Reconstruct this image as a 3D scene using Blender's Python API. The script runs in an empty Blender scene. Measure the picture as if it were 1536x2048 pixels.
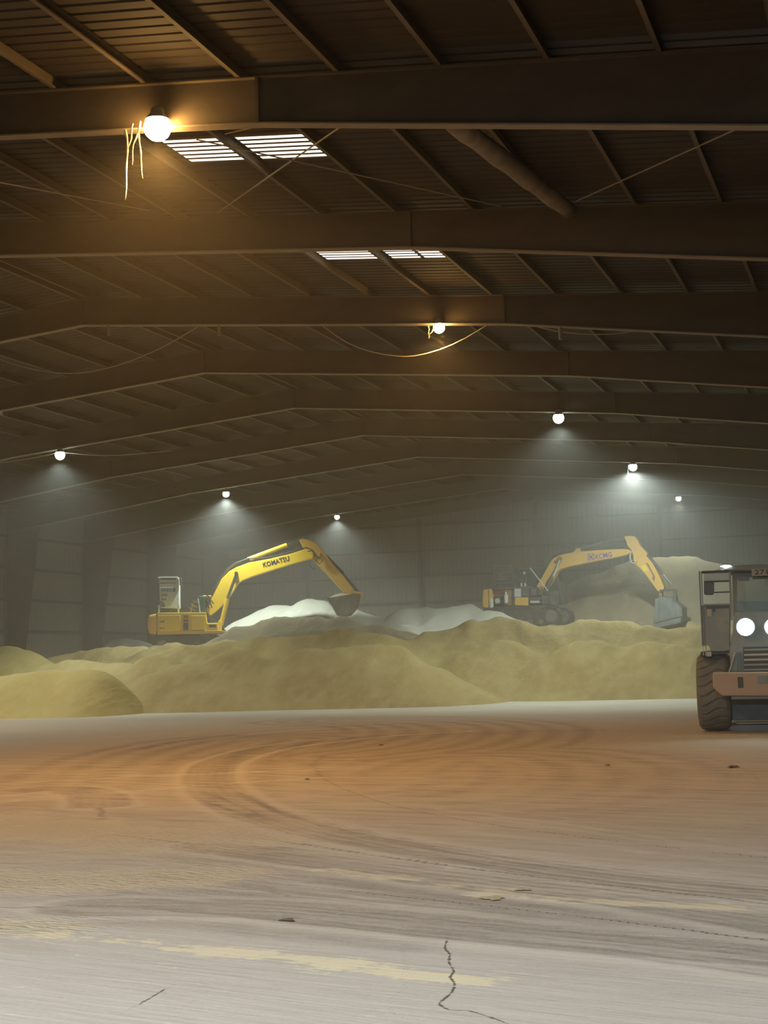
import bpy, math, random
import numpy as np
from mathutils import Vector, Matrix

random.seed(4)
rng = np.random.default_rng(7)
scene = bpy.context.scene
COL = scene.collection

# ------------------------------------------------------------------ camera
CAMH = 1.65
F = 3076.0                       # focal length in pixels of the 1536x2048 frame
R_ = Vector((0.9480164142, 0.3173164182, -0.0239826838))
U_ = Vector((0.0527036125, -0.0822393288, 0.9952180776))
N_ = Vector((-0.3138267159, 0.9447470474, 0.0946879552))
cam_data = bpy.data.cameras.new('camera')
cam_data.sensor_fit = 'VERTICAL'
cam_data.sensor_height = 24.0
cam_data.lens = F / 2048 * 24.0
cam_data.clip_start = 0.05
cam_data.clip_end = 500
cam = bpy.data.objects.new('camera', cam_data)
cam.matrix_world = Matrix(((R_.x, U_.x, -N_.x, 0), (R_.y, U_.y, -N_.y, 0), (R_.z, U_.z, -N_.z, CAMH), (0, 0, 0, 1)))
COL.objects.link(cam)
scene.camera = cam

# ------------------------------------------------------------------ render look
scene.view_settings.view_transform = 'Standard'
scene.view_settings.look = 'None'
scene.view_settings.gamma = 1
scene.view_settings.exposure = 0.0
scene.view_settings.use_curve_mapping = False
cy = scene.cycles
cy.max_bounces = 5
cy.diffuse_bounces = 2
cy.glossy_bounces = 2
cy.transmission_bounces = 3
cy.transparent_max_bounces = 6
cy.volume_bounces = 1
cy.sample_clamp_indirect = 4.0
cy.caustics_reflective = False
cy.caustics_refractive = False
cy.use_denoising = True
cy.use_adaptive_sampling = True
cy.adaptive_threshold = 0.04
cy.adaptive_min_samples = 16

# ------------------------------------------------------------------ world (night outside)
w = bpy.data.worlds.new('world')
w.use_nodes = True
w.node_tree.nodes['Background'].inputs[0].default_value = (0.02, 0.02, 0.025, 1)
w.node_tree.nodes['Background'].inputs[1].default_value = 0.2
scene.world = w

# ------------------------------------------------------------------ light and haze settings
SODIUM = (1.0, 0.50, 0.13)
COOL = (0.86, 1.0, 0.93)
P_SODIUM = 2400.0
P_SODIUM_FAR = 900.0
P_COOL = 2600.0
P_NEAR_COOL = 2450.0
HAZE_NEAR = 0.0033
HAZE_FAR = 0.0062
HAZE_G = 0.36

# ------------------------------------------------------------------ picking points in space
def ray(px, py):
    return R_ * ((px - 768) / F) - U_ * ((py - 1024) / F) + N_
def at_y(px, py, Y):
    r = ray(px, py); r = r * (Y / r.y); return Vector((r.x, r.y, r.z + CAMH))
def at_x(px, py, X):
    r = ray(px, py); r = r * (X / r.x); return Vector((r.x, r.y, r.z + CAMH))
def at_z(px, py, Z):
    r = ray(px, py); r = r * ((Z - CAMH) / r.z); return Vector((r.x, r.y, r.z + CAMH))
def at_d(px, py, d):
    r = ray(px, py) * d; return Vector((r.x, r.y, r.z + CAMH))

# ------------------------------------------------------------------ materials
MATS = {}
def nodes_of(name):
    m = bpy.data.materials.new(name); m.use_nodes = True
    nt = m.node_tree; b = nt.nodes['Principled BSDF']
    MATS[name] = m
    return m, nt, b
def lk(nt, a, b): nt.links.new(a, b)
def nd(nt, t, **k):
    n = nt.nodes.new(t)
    for a, v in k.items(): setattr(n, a, v)
    return n
def mixrgb(nt, fac, a, b, mode='MIX'):
    n = nd(nt, 'ShaderNodeMix', data_type='RGBA', blend_type=mode)
    for s, v in ((0, fac), (6, a), (7, b)):
        if isinstance(v, bpy.types.NodeSocket): lk(nt, v, n.inputs[s])
        else: n.inputs[s].default_value = v if s == 0 else (*v[:3], 1)
    return n.outputs[2]
def mth(nt, op, a, b=None, clamp=False, c=None):
    n = nd(nt, 'ShaderNodeMath', operation=op, use_clamp=clamp)
    for i, v in enumerate((a, b, c)):
        if v is None: continue
        if isinstance(v, bpy.types.NodeSocket): lk(nt, v, n.inputs[i])
        else: n.inputs[i].default_value = v
    return n.outputs[0]
def noise(nt, scale, detail=4, rough=0.55, vec=None, mapscale=None, rot=None, coords='Object'):
    n = nd(nt, 'ShaderNodeTexNoise'); n.inputs['Scale'].default_value = scale
    n.inputs['Detail'].default_value = detail; n.inputs['Roughness'].default_value = rough
    if vec is None:
        tc = nd(nt, 'ShaderNodeTexCoord'); vec = tc.outputs[coords]
    if mapscale or rot:
        if rot:
            mp = nd(nt, 'ShaderNodeMapping'); lk(nt, vec, mp.inputs[0]); mp.inputs['Rotation'].default_value = rot; vec = mp.outputs[0]
        if mapscale:
            mp = nd(nt, 'ShaderNodeMapping'); lk(nt, vec, mp.inputs[0]); mp.inputs['Scale'].default_value = mapscale; vec = mp.outputs[0]
    lk(nt, vec, n.inputs['Vector'])
    return n.outputs['Fac']
def ramp(nt, fac, p0, p1, c0=(0, 0, 0), c1=(1, 1, 1)):
    n = nd(nt, 'ShaderNodeValToRGB'); lk(nt, fac, n.inputs[0])
    n.color_ramp.elements[0].position = p0; n.color_ramp.elements[0].color = (*c0, 1)
    n.color_ramp.elements[1].position = p1; n.color_ramp.elements[1].color = (*c1, 1)
    return n.outputs[0]
def bump(nt, b, h, strength=0.3, dist=0.05):
    n = nd(nt, 'ShaderNodeBump'); lk(nt, h, n.inputs['Height'])
    n.inputs['Strength'].default_value = strength; n.inputs['Distance'].default_value = dist
    lk(nt, n.outputs[0], b.inputs['Normal'])

def dusty(name, col, dust, amount=0.5, scale=2.0, rough=0.7, metal=0.0, stretch=None, bumpy=0.0, top=0.0):
    """paint or metal under a patchy coat of dust"""
    m, nt, b = nodes_of(name)
    n = noise(nt, scale, 6, 0.65, mapscale=stretch)
    f = ramp(nt, n, max(0, 0.75 - amount * 0.6), min(1, 1.0 - amount * 0.35))
    if top > 0:
        g = nd(nt, 'ShaderNodeNewGeometry'); sx = nd(nt, 'ShaderNodeSeparateXYZ'); lk(nt, g.outputs['Normal'], sx.inputs[0])
        up = mth(nt, 'MULTIPLY', ramp(nt, sx.outputs[2], 0.2, 0.9), top)
        f = mth(nt, 'MAXIMUM', f, up)
    c = mixrgb(nt, f, col, dust)
    lk(nt, c, b.inputs['Base Color'])
    b.inputs['Roughness'].default_value = rough; b.inputs['Metallic'].default_value = metal
    if bumpy: bump(nt, b, noise(nt, scale * 9, 3), bumpy, 0.02)
    return m
def plain(name, col, rough=0.6, metal=0.0, emit=None, strength=0):
    m, nt, b = nodes_of(name)
    n = noise(nt, 14, 3)
    lk(nt, mixrgb(nt, mth(nt, 'MULTIPLY', n, 0.35), col, tuple(c * 0.7 for c in col)), b.inputs['Base Color'])
    b.inputs['Roughness'].default_value = rough; b.inputs['Metallic'].default_value = metal
    if emit:
        b.inputs['Emission Color'].default_value = (*emit, 1); b.inputs['Emission Strength'].default_value = strength
    return m

DUST = (0.34, 0.28, 0.19)
M_frame = dusty('dusty_primer_steel', (0.095, 0.072, 0.05), (0.14, 0.112, 0.078), 0.6, 0.7, 0.8, stretch=(1, 1, 2.2), top=0.4)
M_flange = dusty('flange_steel', (0.27, 0.22, 0.165), (0.36, 0.30, 0.22), 0.6, 1.5, 0.75)
M_purlin = dusty('purlin_steel', (0.115, 0.09, 0.066), (0.18, 0.145, 0.105), 0.6, 1.0, 0.75, stretch=(3, .4, 3))
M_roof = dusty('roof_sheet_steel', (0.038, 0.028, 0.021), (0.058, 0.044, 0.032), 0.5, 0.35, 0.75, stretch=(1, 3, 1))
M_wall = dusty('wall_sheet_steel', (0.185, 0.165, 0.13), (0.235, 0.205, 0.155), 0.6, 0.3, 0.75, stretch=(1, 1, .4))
M_girt = dusty('shade_dark_girt_steel', (0.08, 0.07, 0.058), (0.34, 0.30, 0.24), 0.15, 1.0, 0.75, top=0.8)  # body darkened to paint in the shade under the girts
M_rod = plain('brace_rod_steel', (0.42, 0.35, 0.26), 0.6)
M_cable = plain('cable_sheath', (0.50, 0.45, 0.36), 0.6)
M_pipe = dusty('dust_caked_steel', (0.20, 0.16, 0.12), (0.34, 0.28, 0.2), 0.7, 3, 0.95, bumpy=0.6)
M_strand = plain('dusty_cobweb_strand', (0.75, 0.62, 0.36), 0.8)
M_strand_pale = plain('pale_dusty_strand', (0.7, 0.75, 0.7), 0.8)
M_housing = dusty('lamp_housing_metal', (0.25, 0.24, 0.22), DUST, 0.5, 6, 0.5)
M_yel = dusty('faded_yellow_paint', (0.82, 0.55, 0.02), (0.66, 0.48, 0.12), 0.3, 2.2, 0.45, top=0.6)
M_yel2 = dusty('ochre_yellow_paint', (0.70, 0.40, 0.06), (0.55, 0.40, 0.18), 0.5, 2.2, 0.5, top=0.6)
M_darksteel = dusty('worn_dark_steel', (0.055, 0.055, 0.055), (0.2, 0.18, 0.13), 0.45, 3, 0.55, top=0.5)
M_bucket = dusty('scuffed_bucket_steel', (0.13, 0.125, 0.11), (0.3, 0.27, 0.2), 0.5, 2.5, 0.5, top=0.6)
M_bucket2 = dusty('blue_grey_bucket_steel', (0.13, 0.145, 0.155), (0.28, 0.28, 0.25), 0.5, 2.5, 0.5, top=0.5)
M_black = plain('black_rubber_hose', (0.025, 0.025, 0.022), 0.6)
M_chrome = plain('cylinder_rod_chrome', (0.22, 0.22, 0.21), 0.3, 0.8)
M_palebox = dusty('pale_grey_painted_sheet', (0.50, 0.53, 0.52), (0.42, 0.40, 0.34), 0.4, 3, 0.6)
M_slot = plain('dark_louvre_slot', (0.09, 0.095, 0.09), 0.7)
M_green = plain('green_valve_casting', (0.03, 0.12, 0.08), 0.5)
M_brown = dusty('rusty_brown_panel', (0.24, 0.13, 0.06), DUST, 0.4, 3, 0.7)
M_white = plain('off_white_paint', (0.6, 0.62, 0.6), 0.5)
M_glass = plain('tinted_cab_glass', (0.045, 0.06, 0.06), 0.12)
M_text_k = plain('dark_navy_lettering', (0.02, 0.02, 0.06), 0.5)
M_text_x = plain('violet_blue_lettering', (0.10, 0.07, 0.42), 0.5)
M_tire = dusty('dusty_tyre_rubber', (0.17, 0.19, 0.195), (0.28, 0.28, 0.26), 0.5, 3.5, 0.8)
M_loader = dusty('dusty_loader_paint', (0.50, 0.40, 0.32), (0.52, 0.48, 0.42), 0.5, 3, 0.6, top=0.7)
M_loadgrey = dusty('loader_grey_paint', (0.27, 0.35, 0.38), (0.42, 0.46, 0.44), 0.4, 4, 0.6)
M_loaddark = dusty('loader_underbody_paint', (0.07, 0.13, 0.18), (0.16, 0.2, 0.21), 0.4, 4, 0.6)
M_oldgrey = dusty('scuffed_grey_paint', (0.075, 0.078, 0.075), (0.2, 0.185, 0.15), 0.4, 4, 0.6)
M_cabglass = plain('glare_pale_windscreen', (0.42, 0.58, 0.53), 0.2)  # headlamp glare painted in as a pale green glass colour
M_mirror = plain('mirror_back_plastic', (0.07, 0.085, 0.1), 0.4)
M_clod = dusty('caked_meal', (0.50, 0.42, 0.25), (0.62, 0.55, 0.35), 0.5, 20, 0.95, bumpy=0.5)

def lamp_glass(name, col, s):
    m, nt, b = nodes_of(name)
    b.inputs['Base Color'].default_value = (0.8, 0.8, 0.8, 1)
    b.inputs['Emission Color'].default_value = (*col, 1); b.inputs['Emission Strength'].default_value = s
    return m
M_lens_sod = lamp_glass('sodium_lamp_glass', (1.0, 0.55, 0.16), 130)
M_lens_cool = lamp_glass('white_lamp_glass', (0.82, 1.0, 0.94), 16)
M_headlamp = lamp_glass('lit_headlamp_glass', (0.85, 1.0, 0.93), 25)
M_worklamp = lamp_glass('lit_work_lamp_glass', (1, 1, .94), 3)
M_sky = lamp_glass('daylit_translucent_sheet', (1.0, 0.96, 0.82), 1.7)

# grain meal in heaps
def meal(name, a, b_, c_):
    m, nt, b = nodes_of(name)
    n1 = noise(nt, 0.35, 5, 0.6, coords='Object'); n2 = noise(nt, 2.2, 5, 0.6, mapscale=(1, .35, 1)); n3 = noise(nt, 60, 2)
    c = mixrgb(nt, ramp(nt, n1, .35, .65), a, b_)
    c = mixrgb(nt, mth(nt, 'MULTIPLY', ramp(nt, n2, .42, .7), .5), c, c_)
    lk(nt, c, b.inputs['Base Color']); b.inputs['Roughness'].default_value = 0.95
    b.inputs['Specular IOR Level'].default_value = 0.1
    h = mth(nt, 'ADD', mth(nt, 'MULTIPLY', n2, 1.0), mth(nt, 'MULTIPLY', n3, .06))
    bump(nt, b, h, 0.35, 0.25)
    return m
M_meal = meal('yellow_meal', (0.455, 0.345, 0.15), (0.37, 0.27, 0.11), (0.53, 0.425, 0.215))
M_meal_front = meal('fresh_yellow_meal', (0.58, 0.455, 0.17), (0.50, 0.38, 0.125), (0.64, 0.53, 0.25))
M_meal_pale = meal('lamplit_pale_meal', (0.78, 0.76, 0.64), (0.72, 0.69, 0.56), (0.84, 0.82, 0.70))  # same meal as the yellow heaps, white lamplight painted in as paler colour
M_meal_tan = meal('tan_meal', (0.35, 0.285, 0.175), (0.30, 0.24, 0.15), (0.42, 0.35, 0.225))

# ------------------------------------------------------------------ mesh helpers
class MB:
    def __init__(s): s.v = []; s.f = []
    def add(s, v, f):
        o = len(s.v); s.v += [tuple(p) for p in v]; s.f += [tuple(i + o for i in q) for q in f]; return s
    def box(s, c, d, rot=None):
        pts = [Vector((x * d[0] / 2, y * d[1] / 2, z * d[2] / 2)) for x in (-1, 1) for y in (-1, 1) for z in (-1, 1)]
        if rot is not None: pts = [rot @ p for p in pts]
        c = Vector(c)
        return s.add([p + c for p in pts], [(0, 1, 3, 2), (4, 6, 7, 5), (0, 4, 5, 1), (2, 3, 7, 6), (0, 2, 6, 4), (1, 5, 7, 3)])
    def b2(s, a, b):   # box by two corners
        return s.box([(p + q) / 2 for p, q in zip(a, b)], [abs(q - p) for p, q in zip(a, b)])
    def bar(s, a, b, wd, hd=None, up=(0, 0, 1)):
        a = Vector(a); b = Vector(b); hd = hd or wd
        d = (b - a); L = d.length; d.normalize()
        x = d.cross(Vector(up))
        if x.length < 1e-4: x = d.cross(Vector((1, 0, 0)))
        x.normalize(); z = x.cross(d)
        rot = Matrix((x, d, z)).transposed()
        return s.box((a + b) / 2, (wd, L, hd), rot)
    def tube(s, pts, r, n=8, cap=True):
        pts = [Vector(p) for p in pts]; k = len(pts)
        rs = r if hasattr(r, '__len__') else [r] * k
        V = []; ref = None
        for i, p in enumerate(pts):
            t = (pts[min(i + 1, k - 1)] - pts[max(i - 1, 0)]).normalized()
            if ref is None:
                ref = t.cross(Vector((0, 0, 1)))
                if ref.length < 1e-3: ref = t.cross(Vector((1, 0, 0)))
            ref = (ref - t * ref.dot(t)).normalized(); bi = t.cross(ref)
            for j in range(n):
                a = 2 * math.pi * j / n
                V.append(p + (ref * math.cos(a) + bi * math.sin(a)) * rs[i])
        Fc = [(i * n + j, i * n + (j + 1) % n, (i + 1) * n + (j + 1) % n, (i + 1) * n + j) for i in range(k - 1) for j in range(n)]
        if cap: Fc += [tuple(range(n))[::-1], tuple((k - 1) * n + j for j in range(n))]
        return s.add(V, Fc)
    def prism(s, poly, y0, y1):     # outline in x,z ; thickness along y
        n = len(poly)
        V = [(p[0], y0, p[1]) for p in poly] + [(p[0], y1, p[1]) for p in poly]
        return s.add(V, [tuple(range(n)), tuple(range(2 * n - 1, n - 1, -1))] + [(i, i + n, (i + 1) % n + n, (i + 1) % n) for i in range(n)])
    def lathe(s, prof, c=(0, 0, 0), axis='z', n=24):   # prof: (radius, height)
        V = []; c = Vector(c)
        for r, h in prof:
            for j in range(n):
                a = 2 * math.pi * j / n
                if axis == 'z': V.append(c + Vector((r * math.cos(a), r * math.sin(a), h)))
                elif axis == 'x': V.append(c + Vector((h, r * math.cos(a), r * math.sin(a))))
                else: V.append(c + Vector((r * math.cos(a), h, r * math.sin(a))))
        k = len(prof)
        return s.add(V, [(i * n + j, i * n + (j + 1) % n, (i + 1) * n + (j + 1) % n, (i + 1) * n + j) for i in range(k - 1) for j in range(n)]
                     + [tuple(range(n)), tuple((k - 1) * n + j for j in range(n))])
    def build(s, name, mat, parent=None, bevel=0, smooth=False, label=None, loc=None, rz=0):
        me = bpy.data.meshes.new(name); me.from_pydata(s.v, [], s.f); me.validate(); me.update()
        import bmesh
        bm = bmesh.new(); bm.from_mesh(me); bmesh.ops.recalc_face_normals(bm, faces=bm.faces); bm.to_mesh(me); bm.free()
        me.materials.append(mat)
        if smooth: me.shade_smooth()
        o = bpy.data.objects.new(name, me); COL.objects.link(o)
        if parent: o.parent = parent
        if loc is not None: o.location = loc
        o.rotation_euler.z = rz
        if bevel:
            b = o.modifiers.new('bevel', 'BEVEL'); b.width = bevel; b.segments = 2; b.limit_method = 'ANGLE'
        if label: o['label'] = label
        return o
def tag(o, label=None, cat=None, group=None, kind=None):
    if label: o['label'] = label
    if cat: o['category'] = cat
    if group: o['group'] = group
    if kind: o['kind'] = kind
    return o
def empty(name, loc=(0, 0, 0), rz=0):
    o = bpy.data.objects.new(name, None); o.empty_display_size = .3; COL.objects.link(o)
    o.location = loc; o.rotation_euler.z = rz; return o
def struct(o): o['kind'] = 'structure'; return o

def fbm(x, y, seed=0, octaves=4, lac=2.0, gain=.5):
    """value noise on arrays"""
    r = np.random.default_rng(seed); T = r.random((256, 256)); out = np.zeros_like(x, float); amp = 1; tot = 0
    for o in range(octaves):
        xi = np.floor(x).astype(int); yi = np.floor(y).astype(int); fx = x - xi; fy = y - yi
        fx = fx * fx * (3 - 2 * fx); fy = fy * fy * (3 - 2 * fy)
        a = T[xi % 256, yi % 256]; b = T[(xi + 1) % 256, yi % 256]; c = T[xi % 256, (yi + 1) % 256]; d = T[(xi + 1) % 256, (yi + 1) % 256]
        out += amp * ((a * (1 - fx) + b * fx) * (1 - fy) + (c * (1 - fx) + d * fx) * fy - .5); tot += amp
        amp *= gain; x = x * lac + 13.7; y = y * lac + 7.3
    return out / tot

# ================================================================== THE SETTING
XL, XR, YB, YF = -42.5, 1.4, 90.6, -2.2
RX = -20.6
FY = lambda k: 51.89 + 7.7 * (k - 5)
def z_top(X): return 11.56 - 0.0885 * abs(X - RX)          # top of the rafters
def z_bot(X):
    d = abs(X - RX)
    return 10.85 - 0.0895 * min(d, 11.75) - 0.14 * max(0, d - 11.75)
z_roof = lambda X: z_top(X) + 0.22

# ---- floor : a mesh whose vertices carry where bare concrete, meal dust, tyre tracks and a painted highlight lie
def axis(vals):
    out = []
    for a, b, s in vals: out += list(np.arange(a, b, s))
    return np.array(out + [vals[-1][1]])
gx = axis([(XL, -22, 0.5), (-22, -8, 0.09), (-8, 0.5, 0.03), (0.5, XR, .3)])
gy = axis([(YF, 5.5, 0.7), (5.5, 12, 0.03), (12, 20, 0.07), (20, 50, 0.16), (50, YB, 0.8)])
GX, GY = np.meshgrid(gx, gy)
def fl(px, py): p = at_z(px, py, 0); return (p.x, p.y)
def dens(pts, step=.15):
    out = []
    pts = [np.array(p) for p in pts]
    # catmull-rom
    P = [pts[0]] + pts + [pts[-1]]
    for i in range(1, len(P) - 2):
        n = max(2, int(np.linalg.norm(P[i + 1] - P[i]) / step))
        for t in np.linspace(0, 1, n, endpoint=False):
            out.append(.5 * ((2 * P[i]) + (-P[i - 1] + P[i + 1]) * t + (2 * P[i - 1] - 5 * P[i] + 4 * P[i + 1] - P[i + 2]) * t * t + (-P[i - 1] + 3 * P[i] - 3 * P[i + 1] + P[i + 2]) * t ** 3))
    out.append(pts[-1]); return np.array(out)
def path_dist(pts, limit=1.6):
    """signed distance and distance along a path for every floor vertex"""
    P = dens(pts); D = np.full(GX.shape, limit); A = np.zeros(GX.shape)
    seg = np.r_[0, np.cumsum(np.linalg.norm(np.diff(P, axis=0), axis=1))]
    for i in range(len(P) - 1):
        a, b = P[i], P[i + 1]; d = b - a; L = np.linalg.norm(d)
        if L < 1e-6: continue
        d = d / L
        x0, x1 = np.searchsorted(gx, [min(a[0], b[0]) - limit, max(a[0], b[0]) + limit]); y0, y1 = np.searchsorted(gy, [min(a[1], b[1]) - limit, max(a[1], b[1]) + limit])
        if x1 <= x0 or y1 <= y0: continue
        sx = GX[y0:y1, x0:x1] - a[0]; sy = GY[y0:y1, x0:x1] - a[1]
        t = np.clip(sx * d[0] + sy * d[1], 0, L); ex = sx - t * d[0]; ey = sy - t * d[1]
        dist = np.hypot(ex, ey); sg = np.sign(d[0] * sy - d[1] * sx)
        cur = D[y0:y1, x0:x1]; m = dist < np.abs(cur)
        cur[m] = (dist * np.where(sg == 0, 1, sg))[m]; A[y0:y1, x0:x1][m] = (seg[i] + t)[m]
    return D, A
def blend_paths(lst, limit=1.6):
    D = np.full(GX.shape, limit); A = np.zeros(GX.shape)
    for p in lst:
        d, a = path_dist([fl(*q) for q in p], limit); m = np.abs(d) < np.abs(D); D[m] = d[m]; A[m] = a[m]
    return D, A
T1 = [(1580, 1785), (1350, 1765), (1100, 1735), (900, 1706), (700, 1672), (560, 1640), (470, 1606), (425, 1572), (420, 1545), (450, 1520), (560, 1492), (760, 1470), (900, 1462)]
T2 = [(1580, 1845), (1300, 1800), (1000, 1765), (800, 1740), (600, 1712), (420, 1690)]
T3 = [(1580, 1925), (1300, 1890), (1000, 1862), (760, 1838), (500, 1815), (180, 1812)]
T4 = [(820, 1600), (960, 1590), (1050, 1560), (1040, 1530), (960, 1515), (880, 1520), (800, 1545)]
T5 = [(0, 1585), (120, 1575), (190, 1590), (200, 1610)]
T6 = [(700, 1510), (860, 1490), (930, 1462), (860, 1445), (700, 1440)]
trD, trA = blend_paths([T1, T2, T3, T5])
swD, swA = blend_paths([T4, T6, [(330, 1620), (360, 1560), (420, 1510), (520, 1480)]], 3.0)
ckD, _ = blend_paths([[(893, 1880), (890, 1893), (900, 1905), (897, 1920), (908, 1938), (900, 1950), (909, 1962), (905, 1978), (890, 1992), (878, 2003), (890, 2012)],
                      [(878, 2003), (900, 2016), (935, 2016), (975, 2028), (1010, 2040)], [(283, 2001), (300, 1992), (325, 1977)]], 0.25)
def spread(paths, wid):
    out = np.zeros(GX.shape)
    for p, wd in zip(paths, wid):
        d, _ = path_dist([fl(*q) for q in p], wd * 3); out = np.maximum(out, np.exp(-(d / wd) ** 2) * (np.abs(d) < wd * 2.9))
    return out
grey = spread([[(440, 1700), (700, 1745), (1000, 1800), (1300, 1830), (1600, 1850)], [(210, 1800), (500, 1810), (800, 1850), (1100, 1850), (1560, 1880)], [(120, 1825), (420, 1840), (800, 1880)]], [.55, .6, .35])
yel = spread([[(660, 1738), (900, 1765), (1060, 1790), (1250, 1800), (1450, 1812)], [(100, 1865), (300, 1885), (500, 1905), (700, 1925), (950, 1960)], [(960, 1786), (1040, 1776)]], [.16, .17, .16])
cream = spread([[(-60, 1640), (150, 1660), (400, 1680), (520, 1655)], [(-60, 1760), (150, 1760), (380, 1750)], [(-60, 1850), (90, 1850)]], [1.1, .75, .4])
def streaks(A, B, n, wmin, wmax, seed, full=.4):
    r = np.random.default_rng(seed); out = np.zeros(GX.shape); A = dens([fl(*q) for q in A], .5); B = dens([fl(*q) for q in B], .5)
    u = np.linspace(0, 1, 12); Ai = np.array([A[int(k * (len(A) - 1))] for k in u]); Bi = np.array([B[int(k * (len(B) - 1))] for k in u])
    for i in range(n):
        t = r.random(); a0 = r.integers(0, 6) if r.random() > full else 0; a1 = 12 if r.random() < full else r.integers(a0 + 3, 12)
        P = (Ai * (1 - t) + Bi * t + r.normal(0, .03, (12, 2)))[a0:a1]; wd = r.uniform(wmin, wmax); st = r.uniform(.4, 1)
        P = dens(list(P), .3)
        for j in range(len(P) - 1):
            a, b_ = P[j], P[j + 1]; d = b_ - a; L = np.linalg.norm(d)
            if L < 1e-6: continue
            d = d / L; lim = wd * 2.6
            x0, x1 = np.searchsorted(gx, [min(a[0], b_[0]) - lim, max(a[0], b_[0]) + lim]); y0, y1 = np.searchsorted(gy, [min(a[1], b_[1]) - lim, max(a[1], b_[1]) + lim])
            sx = GX[y0:y1, x0:x1] - a[0]; sy = GY[y0:y1, x0:x1] - a[1]; tt = np.clip(sx * d[0] + sy * d[1], 0, L)
            e = np.exp(-(np.hypot(sx - tt * d[0], sy - tt * d[1]) / wd) ** 2) * st; o_ = out[y0:y1, x0:x1]; np.maximum(o_, e, out=o_)
    return out
GA = [(390, 1690), (700, 1735), (1000, 1772), (1300, 1802), (1600, 1832)]; GB = [(170, 1815), (460, 1832), (800, 1862), (1150, 1895), (1600, 1935)]
dk = streaks(GA, GB, 46, .03, .085, 1)
dk = np.maximum(dk, streaks([(430, 1560), (620, 1640), (900, 1700), (1200, 1742), (1600, 1782)], [(400, 1600), (600, 1665), (880, 1720), (1180, 1765), (1600, 1815)], 14, .03, .06, 2))
dk = np.maximum(dk, .8 * streaks([(180, 1500), (500, 1455), (900, 1438), (1250, 1440)], [(420, 1520), (640, 1492), (950, 1470), (1200, 1462)], 16, .12, .3, 3))
dk = np.maximum(dk, .6 * streaks([(-60, 1690), (300, 1672), (620, 1700)], [(-60, 1800), (200, 1800), (400, 1790)], 14, .03, .06, 8, .2))
lt = streaks([(-60, 1530), (250, 1522), (560, 1521), (780, 1522)], [(-60, 1612), (200, 1592), (420, 1572), (640, 1556)], 12, .06, .18, 4)  # pale streaks paint the sodium lamp's highlight into the floor colour
lt = np.maximum(lt, streaks([(700, 1650), (1000, 1700), (1300, 1730), (1600, 1760)], [(500, 1760), (900, 1800), (1300, 1850), (1600, 1890)], 16, .02, .05, 5))
lt = np.maximum(lt, .7 * streaks([(900, 1600), (1200, 1640), (1600, 1700)], [(700, 1700), (1100, 1730), (1600, 1775)], 10, .05, .12, 6))
H = np.zeros(GX.shape)
near = np.clip((14 - GY) / 3, 0, 1)
H += 0.006 * fbm(GX * 1.1, GY * 1.1, 3) + 0.02 * near * cream * fbm(GX * 3, GY * 9, 5)
H += 0.012 * np.exp(-((np.abs(trD) - .38) / .06) ** 2) * (fbm(GX * 4, GY * 4, 9) + .55)
H -= H.max()
ny, nx = GX.shape
idx = np.arange(nx * ny).reshape(ny, nx)
me = bpy.data.meshes.new('floor')
V = np.stack([GX, GY, H], -1).reshape(-1, 3)
Q = np.stack([idx[:-1, :-1], idx[:-1, 1:], idx[1:, 1:], idx[1:, :-1]], -1).reshape(-1, 4)
me.vertices.add(len(V)); me.vertices.foreach_set('co', V.ravel())
me.loops.add(Q.size); me.loops.foreach_set('vertex_index', Q.ravel())
me.polygons.add(len(Q)); me.polygons.foreach_set('loop_start', np.arange(len(Q)) * 4); me.polygons.foreach_set('loop_total', np.full(len(Q), 4))
me.update(calc_edges=True)
for n_, a_ in (('bare', grey), ('meal', yel), ('cream', cream), ('track', trD), ('along', trA), ('swirl', swD), ('crack', ckD), ('dark', dk), ('light', lt)):
    at = me.attributes.new(n_, 'FLOAT', 'POINT'); at.data.foreach_set('value', a_.ravel().astype(np.float32))
me.shade_smooth()
floor = bpy.data.objects.new('floor', me); COL.objects.link(floor); struct(floor)
m, nt, b = nodes_of('dusty_concrete')
def attr(n_):
    a = nd(nt, 'ShaderNodeAttribute'); a.attribute_name = n_; return a.outputs['Fac']
ang = math.radians(13)
st1 = noise(nt, 1.0, 7, .68, mapscale=(.5, 5.5, 1), rot=(0, 0, ang))
st2 = noise(nt, 1.0, 6, .75, mapscale=(1.3, 26, 1), rot=(0, 0, ang))
big = noise(nt, .22, 4, .6)
med = noise(nt, 2.2, 7, .7)
fine = noise(nt, 45, 4, .7)
st3 = noise(nt, 1.0, 5, .8, mapscale=(2.2, 60, 1), rot=(0, 0, ang))
blot = noise(nt, .9, 6, .7)
c = mixrgb(nt, ramp(nt, big, .35, .65), (0.50, 0.43, 0.33), (0.60, 0.55, 0.46))
c = mixrgb(nt, mth(nt, 'MULTIPLY', ramp(nt, st1, .42, .62), .7), c, (0.34, 0.28, 0.20))
c = mixrgb(nt, mth(nt, 'MULTIPLY', ramp(nt, blot, .5, .68), .45), c, (0.66, 0.58, 0.44))
c = mixrgb(nt, mth(nt, 'MULTIPLY', ramp(nt, st2, .5, .72), .35), c, (0.70, 0.67, 0.60))
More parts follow.
